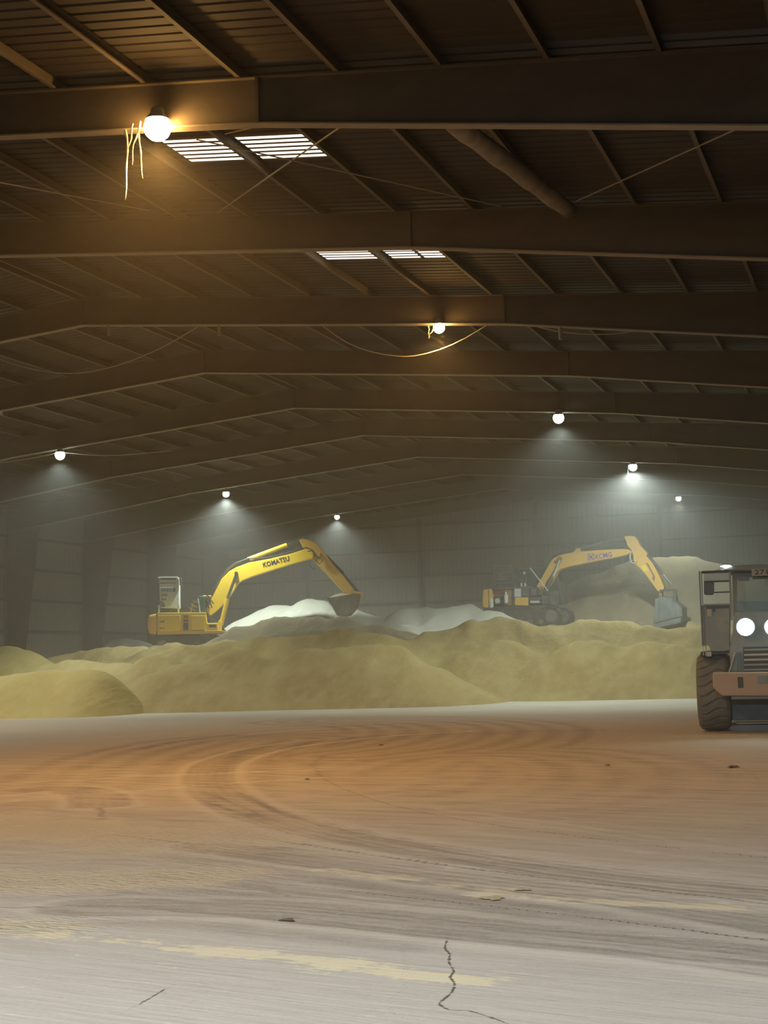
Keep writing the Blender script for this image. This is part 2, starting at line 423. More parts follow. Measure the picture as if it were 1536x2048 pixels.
# floor colour: paler and greyer near, browner and darker across the middle
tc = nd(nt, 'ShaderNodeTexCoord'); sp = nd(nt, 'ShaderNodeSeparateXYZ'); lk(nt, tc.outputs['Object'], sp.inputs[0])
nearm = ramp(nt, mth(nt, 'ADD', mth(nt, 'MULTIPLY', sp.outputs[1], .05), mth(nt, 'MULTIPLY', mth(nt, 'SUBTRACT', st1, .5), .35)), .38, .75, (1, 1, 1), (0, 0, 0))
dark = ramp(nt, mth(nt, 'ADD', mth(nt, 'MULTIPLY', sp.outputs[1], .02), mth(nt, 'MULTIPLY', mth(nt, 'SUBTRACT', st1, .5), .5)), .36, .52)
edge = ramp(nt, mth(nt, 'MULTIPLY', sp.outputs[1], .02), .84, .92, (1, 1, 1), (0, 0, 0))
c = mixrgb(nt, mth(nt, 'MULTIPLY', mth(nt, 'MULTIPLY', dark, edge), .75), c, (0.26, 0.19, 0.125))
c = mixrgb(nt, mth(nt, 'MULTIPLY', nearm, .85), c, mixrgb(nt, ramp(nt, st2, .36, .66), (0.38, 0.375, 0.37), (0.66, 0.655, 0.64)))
gm = ramp(nt, mth(nt, 'ADD', mth(nt, 'MULTIPLY', attr('bare'), .95), mth(nt, 'ADD', mth(nt, 'MULTIPLY', mth(nt, 'SUBTRACT', st1, .5), 1.4), mth(nt, 'MULTIPLY', mth(nt, 'SUBTRACT', st2, .5), 2.2))), .3, .75)
gm = mth(nt, 'MULTIPLY', gm, ramp(nt, st3, .32, .6))
c = mixrgb(nt, mth(nt, 'MULTIPLY', gm, .9), c, (0.16, 0.155, 0.155))
rag = mth(nt, 'ADD', mth(nt, 'MULTIPLY', mth(nt, 'SUBTRACT', st3, .5), 1.6), mth(nt, 'MULTIPLY', mth(nt, 'SUBTRACT', med, .5), 1.2))
dm = ramp(nt, mth(nt, 'ADD', attr('dark'), rag), .3, .85)
c = mixrgb(nt, mth(nt, 'MULTIPLY', dm, .82), c, (0.15, 0.142, 0.138))
lm = ramp(nt, mth(nt, 'ADD', attr('light'), rag), .3, .85)
c = mixrgb(nt, mth(nt, 'MULTIPLY', lm, .6), c, (0.74, 0.71, 0.64))
cm = ramp(nt, mth(nt, 'ADD', attr('cream'), mth(nt, 'MULTIPLY', mth(nt, 'SUBTRACT', med, .5), 1.4)), .35, .75)
c = mixrgb(nt, mth(nt, 'MULTIPLY', cm, .85), c, (0.70, 0.61, 0.42))
ym = ramp(nt, mth(nt, 'ADD', mth(nt, 'MULTIPLY', attr('meal'), .95), mth(nt, 'ADD', mth(nt, 'MULTIPLY', mth(nt, 'SUBTRACT', med, .5), 3.4), mth(nt, 'MULTIPLY', mth(nt, 'SUBTRACT', st2, .5), 2.0))), .5, .8)
c = mixrgb(nt, mth(nt, 'MULTIPLY', ym, .9), c, (0.88, 0.80, 0.52))
# tyre tracks : lighter rims, darker bed, fine grooves along
td = attr('track'); ta = attr('along'); ab = mth(nt, 'ABSOLUTE', td)
wob = mth(nt, 'ADD', ab, mth(nt, 'MULTIPLY', mth(nt, 'SUBTRACT', med, .5), .2))
bed = ramp(nt, wob, .26, .40, (1, 1, 1), (0, 0, 0))
rim = mth(nt, 'MULTIPLY', ramp(nt, wob, .34, .42), ramp(nt, wob, .46, .6, (1, 1, 1), (0, 0, 0)))
gw = mth(nt, 'ADD', mth(nt, 'MULTIPLY', td, 46), mth(nt, 'MULTIPLY', mth(nt, 'SUBTRACT', med, .5), 9))
lugs = mth(nt, 'SINE', mth(nt, 'ADD', mth(nt, 'MULTIPLY', ta, 26), mth(nt, 'MULTIPLY', ab, 22)))
gro = mth(nt, 'ADD', mth(nt, 'MULTIPLY', mth(nt, 'ADD', mth(nt, 'SINE', gw), mth(nt, 'MULTIPLY', lugs, .5)), .4), .5)
bed = mth(nt, 'MULTIPLY', bed, ramp(nt, st1, .36, .6))
bedc = mth(nt, 'MULTIPLY', bed, mth(nt, 'ADD', mth(nt, 'MULTIPLY', gro, .3), .22))
c = mixrgb(nt, bedc, c, (0.26, 0.22, 0.18))
c = mixrgb(nt, mth(nt, 'MULTIPLY', rim, .5), c, (0.72, 0.68, 0.58))
sw = mth(nt, 'ABSOLUTE', mth(nt, 'ADD', attr('swirl'), mth(nt, 'MULTIPLY', mth(nt, 'SUBTRACT', med, .5), .6)))
swb = mth(nt, 'MULTIPLY', ramp(nt, sw, 1.2, 2.6, (1, 1, 1), (0, 0, 0)), mth(nt, 'ADD', mth(nt, 'MULTIPLY', mth(nt, 'SINE', mth(nt, 'MULTIPLY', sw, 9)), .5), .5))
c = mixrgb(nt, mth(nt, 'MULTIPLY', swb, .32), c, (0.66, 0.56, 0.40))
c = mixrgb(nt, mth(nt, 'MULTIPLY', mth(nt, 'SUBTRACT', fine, .35, True), .9), c, (0.72, 0.68, 0.6))
ck = ramp(nt, mth(nt, 'ADD', mth(nt, 'ABSOLUTE', attr('crack')), mth(nt, 'MULTIPLY', mth(nt, 'SUBTRACT', noise(nt, 22, 3), .45), .03)), .004, .010, (1, 1, 1), (0, 0, 0))
c = mixrgb(nt, mth(nt, 'MULTIPLY', ck, .85), c, (0.06, 0.055, 0.05))
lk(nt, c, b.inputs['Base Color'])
b.inputs['Roughness'].default_value = .8; b.inputs['Specular IOR Level'].default_value = .25
# lug prints across the cream dust on the left
lug = mth(nt, 'MULTIPLY', attr('cream'), mth(nt, 'SUBTRACT', noise(nt, 1.0, 3, .5, mapscale=(9, 26, 1), rot=(0, 0, ang)), .5))
hgt = mth(nt, 'ADD', mth(nt, 'ADD', mth(nt, 'MULTIPLY', st2, .25), mth(nt, 'MULTIPLY', fine, .08)), mth(nt, 'ADD', mth(nt, 'MULTIPLY', lug, 2.0), mth(nt, 'MULTIPLY', mth(nt, 'MULTIPLY', bed, gro), -.35)))
bump(nt, b, hgt, .8, .05)
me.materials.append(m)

# ---- corrugated sheet: profile steps along one axis, extruded along another
def corrugated(u0, u1, pitch, depth, lines, place):
    """lines: the extrusion stations; place(u, station, offset) -> point"""
    us = []; u = u0
    while u < u1 - 1e-6:
        us += [(u, 0), (u + pitch * .68, 0), (u + pitch * .76, depth), (u + pitch * .92, depth)]; u += pitch
    us.append((u1, 0))
    us = [(min(a, u1), o) for a, o in us]
    V = [place(a, s_, o) for s_ in lines for a, o in us]; n = len(us)
    Fc = [(i * n + j, i * n + j + 1, (i + 1) * n + j + 1, (i + 1) * n + j) for i in range(len(lines) - 1) for j in range(n - 1)]
    return MB().add(V, Fc)
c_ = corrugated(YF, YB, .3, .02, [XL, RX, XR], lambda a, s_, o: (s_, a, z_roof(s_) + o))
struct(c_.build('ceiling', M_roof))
struct(corrugated(YF, YB, .3, .04, [-.1, z_roof(XL)], lambda a, s_, o: (XL - o * .4, a, s_)).build('wall_left', M_wall))
struct(corrugated(YF, YB, .3, .04, [-.1, z_roof(XR)], lambda a, s_, o: (XR + o, a, s_)).build('wall_right', M_wall))
c_ = MB()
for x0, x1 in ((XL, RX), (RX, XR)):
    n = int((x1 - x0) / .3)
    us = []
    for i in range(n):
        u = x0 + i * (x1 - x0) / n; us += [(u, 0), (u + .2, 0), (u + .225, .015), (u + .275, .015)]
    us.append((x1, 0))
    k = len(us)
    c_.add([(a, YB + o, -.1) for a, o in us] + [(a, YB + o, z_roof(a)) for a, o in us], [(j, j + 1, k + j + 1, k + j) for j in range(k - 1)])
struct(c_.build('wall_back', M_wall))
struct(MB().add([(XL, YF, -.1), (XR, YF, -.1), (XR, YF, z_roof(XR)), (RX, YF, z_roof(RX)), (XL, YF, z_roof(XL))], [(0, 1, 2, 3, 4)]).build('wall_front', M_wall))

# ---- portal frames
FR_LABEL = {1: 'steel roof frame nearest the camera, behind the big orange lamp and above the paired skylights',
            2: 'second steel roof frame from the camera, where the dust-caked pipe strut ends',
            3: 'third steel roof frame, carrying the small orange lamp under its bottom flange',
            4: 'fourth steel roof frame, between the small orange lamp and the first white lamps',
            5: 'fifth steel roof frame, carrying the nearest two white lamps',
            6: 'sixth steel roof frame, just behind the nearest white lamps',
            7: 'seventh steel roof frame, with its tapered column at the far left edge of the photo',
            8: 'eighth steel roof frame, its tapered column standing left of the yellow excavator',
            9: 'ninth steel roof frame, faint in the haze above the two farthest lamps',
            10: 'last steel roof frame, standing against the back wall'}
for k in range(1, 11):
    Y = FY(k) if k < 10 else YB - .35
    root = empty('roof_frame', (RX, Y, 0)); tag(root, FR_LABEL[k], 'roof frame', 'steel portal frames spanning the hall')
    def xs():
        return [XL + .1, -38, -35.5, -32.35, -28, -24, RX, -17, -13, -8.85, -5.7, -3.2, XR - .1]
    X = xs()
    top = [(x - RX, z_top(x)) for x in X]
    bot = [(x - RX, z_bot(x)) for x in X[::-1]]
    t_w = .012
    mb = MB()
    for i in range(len(X) - 1):
        a, b2 = X[i] - RX, X[i + 1] - RX
        mb.add([(a, 0, z_bot(X[i])), (b2, 0, z_bot(X[i + 1])), (b2, 0, z_top(X[i + 1])), (a, 0, z_top(X[i]))], [(0, 1, 2, 3)])
    web = mb.build('rafter_web', M_frame, root); so = web.modifiers.new('t', 'SOLIDIFY'); so.thickness = .015; so.offset = 0
    mt = MB(); mbf = MB()
    for i in range(len(X) - 1):
        a, b2 = X[i] - RX, X[i + 1] - RX
        mt.bar((a, 0, z_top(X[i])), (b2, 0, z_top(X[i + 1])), .22, .018)
        mbf.bar((a, 0, z_bot(X[i])), (b2, 0, z_bot(X[i + 1])), .22, .025)
    mt.build('top_flange', M_frame, root); mbf.build('bottom_flange', M_flange, root)
    for x in (-32.35, RX, -8.85):
        MB().b2((x - RX - .025, -.11, z_bot(x)), (x - RX + .025, .11, z_top(x))).build('splice_plate', M_frame, root)
    for sx, side in ((XL + .12, 1), (XR - .12, -1)):
        s_ = side
        zt = z_bot(sx)
        mc = MB()
        inner = [(sx - RX, 0), (sx - RX + s_ * .62, 0), (sx - RX + s_ * 1.75, z_bot(sx + s_ * 1.75)), (sx - RX, zt)]
        mc.prism(inner, -.008, .008)
        mc.bar((inner[1][0], 0, 0), (inner[2][0], 0, inner[2][1]), .025, .22, up=(1, 0, 0))
        mc.b2((sx - RX - .012, -.11, 0), (sx - RX + .012, .11, zt))
        mc.build('tapered_column', M_frame, root)

# ---- purlins: one lapped continuous line each
ORD = ['first', 'second', 'third', 'fourth', 'fifth', 'sixth', 'seventh', 'eighth', 'ninth', 'tenth', 'eleventh', 'twelfth', 'thirteenth', 'fourteenth']
def purlin_mesh():
    mb = MB(); L0, L1 = 13.6, YB - .02
    mb.b2((-.004, L0, 0), (.004, L1, .2)); mb.b2((0, L0, 0), (.075, L1, .008)); mb.b2((-.075, L0, .192), (0, L1, .2))
    mb.b2((.067, L0, .008), (.075, L1, .028))
    return mb
proto = None
for i in range(13):
    for side in (1, -1):
        x = -20.4 + 1.6 * i
        if side < 0: x = 2 * RX - x
        lab = 'dusty steel purlin running along the hall, %s line %s of the roof ridge' % (ORD[i], 'right' if side > 0 else 'left')
        if proto is None:
            proto = purlin_mesh().build('roof_purlin', M_purlin); o = proto
        else:
            o = proto.copy(); COL.objects.link(o)
        o.location = (x, 0, z_top(x) + .009); o.rotation_euler.y = .0883 * side
        tag(o, lab, 'purlin', 'roof purlins')

# ---- wall girts (grouped by bay) and end wall posts
HT = ['lowest', 'second lowest', 'middle', 'fourth', 'top']
gp = None
BAY = {5: 'bay left of the photo edge', 6: 'bay at the left photo edge', 7: 'bay between two tapered columns', 8: 'bay right of both tapered columns', 9: 'last bay before the back corner'}
for k in range(5, 10):
    for j in range(4):
        z = 1.86 + 1.6 * j
        z += CAMH - .04
        if gp is None:
            mb = MB(); mb.b2((0, .12, -.004), (.2, 7.58, .004)); mb.b2((.19, .12, -.10), (.2, 7.58, .004)); mb.b2((0, .12, 0), (.008, 7.58, .07))
            gp = mb.build('wall_girt', M_girt); o = gp
        else: o = gp.copy(); COL.objects.link(o)
        o.location = (XL + .005, FY(k), z)
        tag(o, '%s horizontal girt of the left wall, in the %s' % (HT[j], BAY[k]), 'wall girt', 'left wall girts')
posts = [-35.2, -27.78, -20.4, -13.0, -5.6]
edges = [XL + .15] + posts + [XR - .15]
for i in range(len(edges) - 1):
    a, b2 = edges[i] + .1, edges[i + 1] - .1
    for j in range(5):
        z = 3.46 + CAMH - 1.6 + 1.57 * j
        mb = MB(); L = b2 - a
        mb.b2((0, -.2, -.004), (L, 0, .004)); mb.b2((0, -.2, -.10), (L, -.19, .004))
        o = mb.build('wall_girt', M_girt, loc=(a, YB - .005, z))
        tag(o, '%s horizontal girt of the back wall, %s panel from the left corner' % (HT[j], ORD[i]), 'wall girt', 'back wall girts')
for i, x in enumerate(posts):
    r = empty('wind_post', (x, YB - .22, 0)); tag(r, 'steel wind post on the back wall, %s from the left corner' % ORD[i], 'wall post', 'back wall posts')
    h = z_bot(x)
    MB().b2((-.006, -.14, 0), (.006, .14, h)).build('post_web', M_frame, r)
    for s_ in (-1, 1): MB().b2((-.1, s_ * .14 - .008, 0), (.1, s_ * .14 + .008, h)).build('post_flange', M_girt, r)

# ---- skylights
def skylight(x0, x1, y0, lab):
    xm = (x0 + x1) / 2
    r = empty('skylight', (xm, y0, z_roof(xm) - .03)); r.rotation_euler.y = .0883 * (1 if xm > RX else -1)
    tag(r, lab, 'skylight', 'translucent roof sheets')
    L = (x1 - x0) / 2; p = .225
    for i in range(6):
        MB().b2((-L, i * p, 0), (L, i * p + .125, .008)).build('translucent_strip', M_sky, r)
    mb = MB()
    for i in range(7): mb.prism([(-L, 0), (L, 0), (L, .03), (-L, .03)], i * p - .09, i * p + .0)
    mb.build('sheet_ribs', M_purlin, r)
for x0, x1, k, lab in ((-12.12, -10.95, 1, 'striped translucent roof sheet beside the big orange lamp'),
                       (-10.68, -9.38, 1, 'striped translucent roof sheet crossed by a brace rod, right one of the near pair'),
                       (-12.3, -10.95, 2, 'bright skylight strip left of the second frame splice, leftmost of three'),
                       (-10.68, -10.0, 2, 'bright skylight strip, middle of three under the second frame'),
                       (-9.9, -9.3, 2, 'bright skylight strip right of the second frame splice, rightmost of three'),
                       (-32.6, -30.0, 4, 'sliver of skylight at the left edge under the fourth frame'),
                       (-12.1, -10.9, 5, 'faint skylight sliver right of the white lamp on the fifth frame'),
                       (-10.7, -9.6, 5, 'small faint skylight sliver farther right of the white lamp on the fifth frame')):
    skylight(x0, x1, FY(k) + (2.5 if k == 4 else 3.2), lab)

# ---- bracing rods, pipe strut, stubs, cables
def rod(a, b, r, name, lab, cat, mat=M_rod, group=None):
    o = MB().tube([a, b], r, 8).build(name, mat); tag(o, lab, cat, group); return o
def px_line(p, q, Y0, Y1, e0=0, e1=0):
    """the straight rod whose picture runs p to q while it goes from depth Y0 to Y1, prolonged at its ends"""
    A = at_y(p[0], p[1], Y0); B = at_y(q[0], q[1], Y1); d = B - A
    return A - d * e0, B + d * e1
a, b2 = px_line((700, 240), (435, 425), FY(1) + .15, FY(2) - .1, .02, 0)
rod(a, b2, .014, 'brace_rod', 'thin brace rod crossing in front of the right near skylight', 'brace rod', group='roof bracing rods')
a, b2 = px_line((470, 296), (1000, 412), FY(1) + 1.3, FY(2) - .1, .12, 0)
rod(a, b2, .013, 'brace_rod', 'thin brace rod running down right from between the near skylights', 'brace rod', group='roof bracing rods')
a, b2 = px_line((1490, 250), (1135, 410), FY(1) + .15, FY(2) - .1, .02, 0)
rod(a, b2, .014, 'brace_rod', 'thin brace rod right of the dust-caked pipe strut', 'brace rod', group='roof bracing rods')
a, b2 = px_line((0, 365), (300, 421), FY(1) + 1.5, FY(2) - .1, .1, 0)
rod(a, b2, .012, 'brace_rod', 'thin brace rod below the big orange lamp at the left edge', 'brace rod', group='roof bracing rods')
a, b2 = px_line((450, 268), (590, 236), FY(1) + 2.2, FY(1) + .2, 0, 0)
rod(a, b2, .010, 'brace_rod', 'short thin rod rising from the skylight purlin to the nearest frame', 'brace rod', group='roof bracing rods')
A = at_y(955, 238, FY(1) + .15); B = at_y(1100, 425, FY(2) - .12); B.x = (A.x + B.x) / 2 + .1; A.x = B.x - .2
pts = [A.lerp(B, t / 12) + Vector((0, 0, 0)) for t in range(13)]
tag(MB().tube(pts, [.16 + .012 * math.sin(i * 2.1) for i in range(13)], 14).build('pipe_strut', M_pipe, smooth=True), 'thick dust-caked pipe strut between the first two frames', 'pipe')
for px, lab in ((217, 'short stub hanging under the third frame, near the ridge'), (438, 'short stub hanging under the third frame, above the sagging left cable'), (1120, 'short stub hanging under the third frame, right of the small orange lamp')):
    y0 = 651 if px < 900 else 652
    A = at_y(px, y0, FY(3) + .02); B = at_y(px, 679 if px == 1120 else 671, FY(3) + .02); B.x = A.x
    rod(A, B, .045, 'hanging_stub', lab, 'bracket', M_flange, 'stubs under the third frame')
def cable(pxs, Y, r, lab, name='hanging_cable'):
    P = [at_y(x, y, Y) for x, y in pxs]; D = dens([tuple(p) for p in P], .3)
    tag(MB().tube(D, r, 6).build(name, M_cable, smooth=True), lab, 'cable', 'cables slung under the roof')
cable([(630, 641), (690, 683), (740, 703), (790, 712), (830, 712), (880, 699), (930, 677), (985, 643)], FY(3) + .1, .014, 'sagging cable hanging below the small orange lamp')
cable([(-20, 712), (40, 732), (100, 744), (160, 746), (230, 732), (300, 706), (360, 675), (412, 642)], FY(3) + .1, .014, 'long sagging cable at the left, under the ridge of the third frame')
cable([(1045, 645), (1110, 662), (1190, 669), (1250, 665), (1312, 652)], FY(3) + .1, .011, 'slack cable right of the small orange lamp, along the third frame')
cable([(0, 926), (60, 917), (118, 905)], FY(5) - .2, .015, 'straight flare streak built as a thin tube, from the left edge to the left white lamp')  # thin tube drawn along a lens flare streak
cable([(124, 905), (200, 911), (270, 908), (345, 901)], FY(5) + .2, .015, 'thin pale line leaving the left white lamp to the right')  # thin tube following a pale line right of the lamp
cable([(565, 1006), (600, 1004), (650, 1002)], FY(8), .015, 'short pale cable left of the farthest lamp')

# ================================================================== LAMPS
def lamp(p, sodium, lab, power, strands=(), size=.17, cone=148, blend=.7):
    r = empty('ceiling_lamp', p); tag(r, lab, 'lamp', 'lamps hanging under the roof frames')
    zb = z_bot(p.x) - p.z
    mb = MB(); mb.tube([(0, 0, size * .9), (0, 0, max(zb, size + .05))], .02); mb.b2((-.08, -.06, max(zb, size + .05) - .02), (.08, .06, max(zb, size + .05)))
    mb.build('bracket', M_housing, r)
    s = size
    MB().lathe([(s * .35, s * 1.7), (s * .55, s * 1.5), (s * .6, s * 1.15), (s * .95, s * .75), (s * 1.0, s * .62), (s * .9, s * .66), (s * .5, s * 1.0)], n=20).build('housing', M_housing, r, smooth=False)
    L = bpy.data.lights.new('lamp_bulb', 'SPOT')
    L.energy = power; L.color = SODIUM if sodium else COOL; L.shadow_soft_size = s
    L.spot_size = math.radians(160 if sodium else cone); L.spot_blend = blend
    lo = bpy.data.objects.new('lamp_light', L); COL.objects.link(lo); lo.parent = r; lo.location = (0, 0, -s * 1.5)
    # glass globe just above the light
    n = 16
    prof = [(max(.001, s * 1.12 * math.sin(t)), -s * 1.12 * math.cos(t)) for t in np.linspace(0, 2.5, 11)]
    MB().lathe([(a, h) for a, h in prof], n=n).build('lamp_glass', M_lens_sod if sodium else M_lens_cool, r, smooth=True)
    for i, (dx, z0, z1, lean) in enumerate(strands):
        q = []; k = 14
        for t in range(k + 1):
            f = t / k; q.append((dx + lean * f + .012 * math.sin(i * 3 + f * 9), .05 * math.sin(i + f * 4) - .1, z0 + (z1 - z0) * f))
        rad = [.016 * (1 - .6 * t / k) * (1 + .5 * max(0, math.sin(t * 1.9 + i * 2))) for t in range(k + 1)]
        o = MB().tube(q, rad, 6).build('dust_strand', M_strand if sodium else M_strand_pale, smooth=True, loc=p)
        tag(o, STRAND[(round(p.y), i)], 'dust strand', 'dusty strands hanging by the lamps')
    return r
STRAND = {(21, 0): 'longest dusty strand hanging left of the big orange lamp', (21, 1): 'short knotted dusty strand second left of the big orange lamp',
          (21, 2): 'slanting dusty strand beside the big orange lamp', (21, 3): 'thick bright strand hanging nearest the big orange lamp',
          (36, 0): 'dusty strand hanging left of the small orange lamp', (36, 1): 'slanting dusty strand touching the small orange lamp',
          (67, 0): 'pale dusty strand left of the bright white lamp above the right excavator', (67, 1): 'left-hanging pale strand by the left white lamp with a wide haze cone'}
def pl(px, py, k): return at_y(px, py, FY(k) - .2)
lamp(pl(315, 255, 1), True, 'large glowing orange lamp under the nearest roof frame', P_SODIUM,
     [(-.50, .0, -1.13, .0), (-.40, .1, -.42, -.04), (-.27, .08, -.58, -.12), (-.25, .1, -.80, .03)], size=.19)
lamp(pl(878, 655, 3), True, 'small glowing orange lamp under the third roof frame', P_SODIUM_FAR, [(-.26, .05, -.28, .02), (-.12, -.02, -.22, -.1)], size=.13)
lamp(pl(1117, 836, 5), False, 'bright white lamp under the fifth frame, nearest white lamp on the right', P_COOL, size=.17)
lamp(pl(120, 910, 5), False, 'white lamp at the far left with a round haze glow', P_COOL, size=.17)
lamp(pl(1266, 934, 7), False, 'white lamp with a broad haze cone above the right excavator arm', P_COOL * 1.5, [(-.2, .1, -.35, -.02)], size=.16, cone=172, blend=.45)
lamp(pl(452, 988, 7), False, 'white lamp with a haze cone above the left excavator', P_COOL * 1.3, [], size=.14)
lamp(pl(1357, 997, 9), False, 'farthest small white lamp on the right', P_COOL * .25, size=.13)
lamp(pl(674, 1034, 9), False, 'farthest small white lamp on the left, above the left excavator arm', P_COOL * .9, size=.13)
# unseen floodlights over the camera, set and tilted to light the floor and loader
for x, y, c_, pw in ((-8.0, 2.5, COOL, P_NEAR_COOL * .8), (-1.0, 2.5, COOL, P_NEAR_COOL)):
    L = bpy.data.lights.new('lamp_bulb', 'SPOT'); L.energy = pw; L.color = (.93, .97, 1.0); L.shadow_soft_size = .25; L.spot_size = math.radians(128); L.spot_blend = .8
    lo = bpy.data.objects.new('lamp_light', L); COL.objects.link(lo); lo.location = (x, y, 7.6); lo.rotation_euler = Vector((-.25, 1, -1.35)).to_track_quat('-Z', 'Y').to_euler()
# unseen lamp added to light the heap fronts, where the left row would continue
L = bpy.data.lights.new('lamp_bulb', 'SPOT'); L.energy = P_COOL * 1.2; L.color = (1, .98, .86); L.shadow_soft_size = .2; L.spot_size = math.radians(165); L.spot_blend = .6
lo = bpy.data.objects.new('lamp_light', L); COL.objects.link(lo); lo.location = (-28.3, 36.3, 9.6)

# ================================================================== HEAPS
def blur(A, n=1):
    for _ in range(n):
        P = np.pad(A, 1, 'edge'); A = (P[:-2, 1:-1] + 2 * P[1:-1, 1:-1] + P[2:, 1:-1]) / 4
        P = np.pad(A, 1, 'edge'); A = (P[1:-1, :-2] + 2 * P[1:-1, 1:-1] + P[1:-1, 2:]) / 4
    return A
TERR = {}
def heap(name, lab, mat, crests, slope=.6, ax=1.0, step=.22, rnd=3, rough=.10, seed=1, clip=None, group='heaps of meal in the hall'):
    P = []
    for cr in crests:
        w3 = [tuple(at_y(*c)) if c[1] > 900 else tuple(c) for c in cr]
        P += list(dens(w3, .4)) if len(w3) > 1 else [np.array(w3[0])]
    P = np.array(P)
    ext = P[:, 2].max() / slope + 1
    x0, x1, y0, y1 = P[:, 0].min() - ext, P[:, 0].max() + ext, P[:, 1].min() - ext, P[:, 1].max() + ext
    x0 = max(x0, XL + .1); x1 = min(x1, XR - .2); y1 = min(y1, YB - .1)
    X, Y = np.meshgrid(np.arange(x0, x1, step), np.arange(y0, y1, step)); Hh = np.full(X.shape, -1.0)
    # wandering outline so that the foot is not a ruled cone
    WX = X + .8 * fbm(X * .35, Y * .35, seed + 20); WY = Y + .9 * fbm(X * .35, Y * .35, seed + 21)
    for p in P: Hh = np.maximum(Hh, p[2] - slope * np.sqrt(((WX - p[0]) * ax) ** 2 + (WY - p[1]) ** 2 + .05) + .22)
    Hh = blur(Hh, rnd)
    ris = np.clip(Hh, 0, 1.5)
    rg = 1 - 3.2 * np.abs(fbm(X * .75 + .15 * Y, Y * .3, seed + 7, 3))
    Hh += rough * 1.1 * ris * (rg - .7)
    Hh += rough * ris * (fbm(X * 1.3, Y * .45, seed) * 1.6 + fbm(X * .5, Y * .5, seed + 3) * 1.2)
    TERR[name + str(seed)] = (X[0], Y[:, 0], Hh)
    ny, nx = X.shape; keep = Hh > -.4
    id_ = -np.ones(X.shape, int); vs = []; fs = []
    kk = keep[:-1, :-1] & keep[1:, :-1] & keep[:-1, 1:] & keep[1:, 1:]
    use = np.zeros(X.shape, bool); use[:-1, :-1] |= kk; use[1:, :-1] |= kk; use[:-1, 1:] |= kk; use[1:, 1:] |= kk
    id_[use] = np.arange(use.sum())
    vs = np.stack([X[use], Y[use], Hh[use]], -1)
    jj, ii = np.nonzero(kk)
    fs = np.stack([id_[jj, ii], id_[jj, ii + 1], id_[jj + 1, ii + 1], id_[jj + 1, ii]], -1)
    me = bpy.data.meshes.new(name); me.from_pydata(vs.tolist(), [], fs.tolist()); me.update(); me.shade_smooth(); me.materials.append(mat)
    o = bpy.data.objects.new(name, me); COL.objects.link(o); tag(o, lab, 'heap', group); return o
EX1 = at_d(375, 1311, 74.0); EX2 = at_d(1052, 1254, 77.0)
print('EX1', EX1, 'EX2', EX2)
heap('meal_heap', 'low rounded yellow heap in front at the left edge', M_meal_front,
     [[(-90, 1352, 45.5), (-20, 1352, 46.2), (40, 1339, 46.6), (100, 1335, 46.8), (170, 1335, 46.8), (212, 1338, 46.8)]], slope=.62, ax=2.1, rnd=6, rough=.05, seed=1)
heap('meal_heap', 'long central yellow heap facing the camera below both excavators', M_meal,
     [[(262, 1340, 51), (300, 1312, 52), (330, 1301, 53), (370, 1293, 54), (420, 1288, 55), (480, 1281, 55.5), (560, 1276, 56), (620, 1270, 56), (700, 1263, 56), (740, 1266, 56), (790, 1274, 57), (830, 1268, 58), (870, 1258, 59), (920, 1248, 60), (960, 1237, 61), (1000, 1232, 62), (1040, 1237, 62), (1080, 1244, 62), (1140, 1242, 63), (1200, 1241, 63), (1250, 1247, 63), (1300, 1256, 62), (1400, 1256, 62), (1520, 1262, 61), (1640, 1270, 60)],
      [(570, 1308, 52), (650, 1292, 52.5), (720, 1289, 52.5), (795, 1296, 52.5)], [(320, 1338, 49.6), (400, 1318, 50.6), (480, 1303, 51.5)], [(930, 1300, 57), (1000, 1280, 58.5)], [(1140, 1290, 57.5), (1250, 1280, 58), (1350, 1285, 58)],
      [(EX2.x - 4, EX2.y - 1, EX2.z), (EX2.x, EX2.y - 1.5, EX2.z), (EX2.x + 4, EX2.y - 3, EX2.z)], [(EX2.x - 4, EX2.y + 2, EX2.z), (EX2.x + 3, EX2.y + 2, EX2.z), (EX2.x + 8, EX2.y, EX2.z)]], slope=.62, rnd=3, rough=.13, seed=2)
heap('meal_heap', 'low heap behind the front left heap, at the left edge', M_meal_front,
     [[(-60, 1300, 60), (0, 1295, 60), (28, 1293, 60), (45, 1302, 60)]], slope=.6, rnd=4, rough=.08, seed=3)
heap('meal_heap', 'small mound between the front left heap and the long central heap', M_meal,
     [[(100, 1326, 55), (190, 1323, 54), (232, 1324, 54)]], slope=.5, rnd=4, rough=.08, seed=4)
heap('meal_heap', 'broad low heap under the left excavator', M_meal,
     [[(100, 1316, 63), (170, 1303, 64), (225, 1298, 64), (300, 1297, 65)], [(EX1.x - 5, EX1.y + .5, EX1.z - .1), (EX1.x - 2, EX1.y + 1.3, EX1.z), (EX1.x + 3, EX1.y + 1.5, EX1.z)], [(EX1.x - 3, EX1.y - 1.5, EX1.z), (EX1.x + 4, EX1.y - 1.5, EX1.z)], [(320, 1289, 63), (360, 1284, 63), (395, 1286, 63), (430, 1285, 62), (470, 1280, 62)]], slope=.5, rnd=4, rough=.1, seed=5)
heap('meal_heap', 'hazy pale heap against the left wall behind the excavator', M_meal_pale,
     [[(130, 1306, 76), (165, 1294, 77), (205, 1280, 78), (260, 1276, 79)]], slope=.5, rnd=4, rough=.1, seed=6)
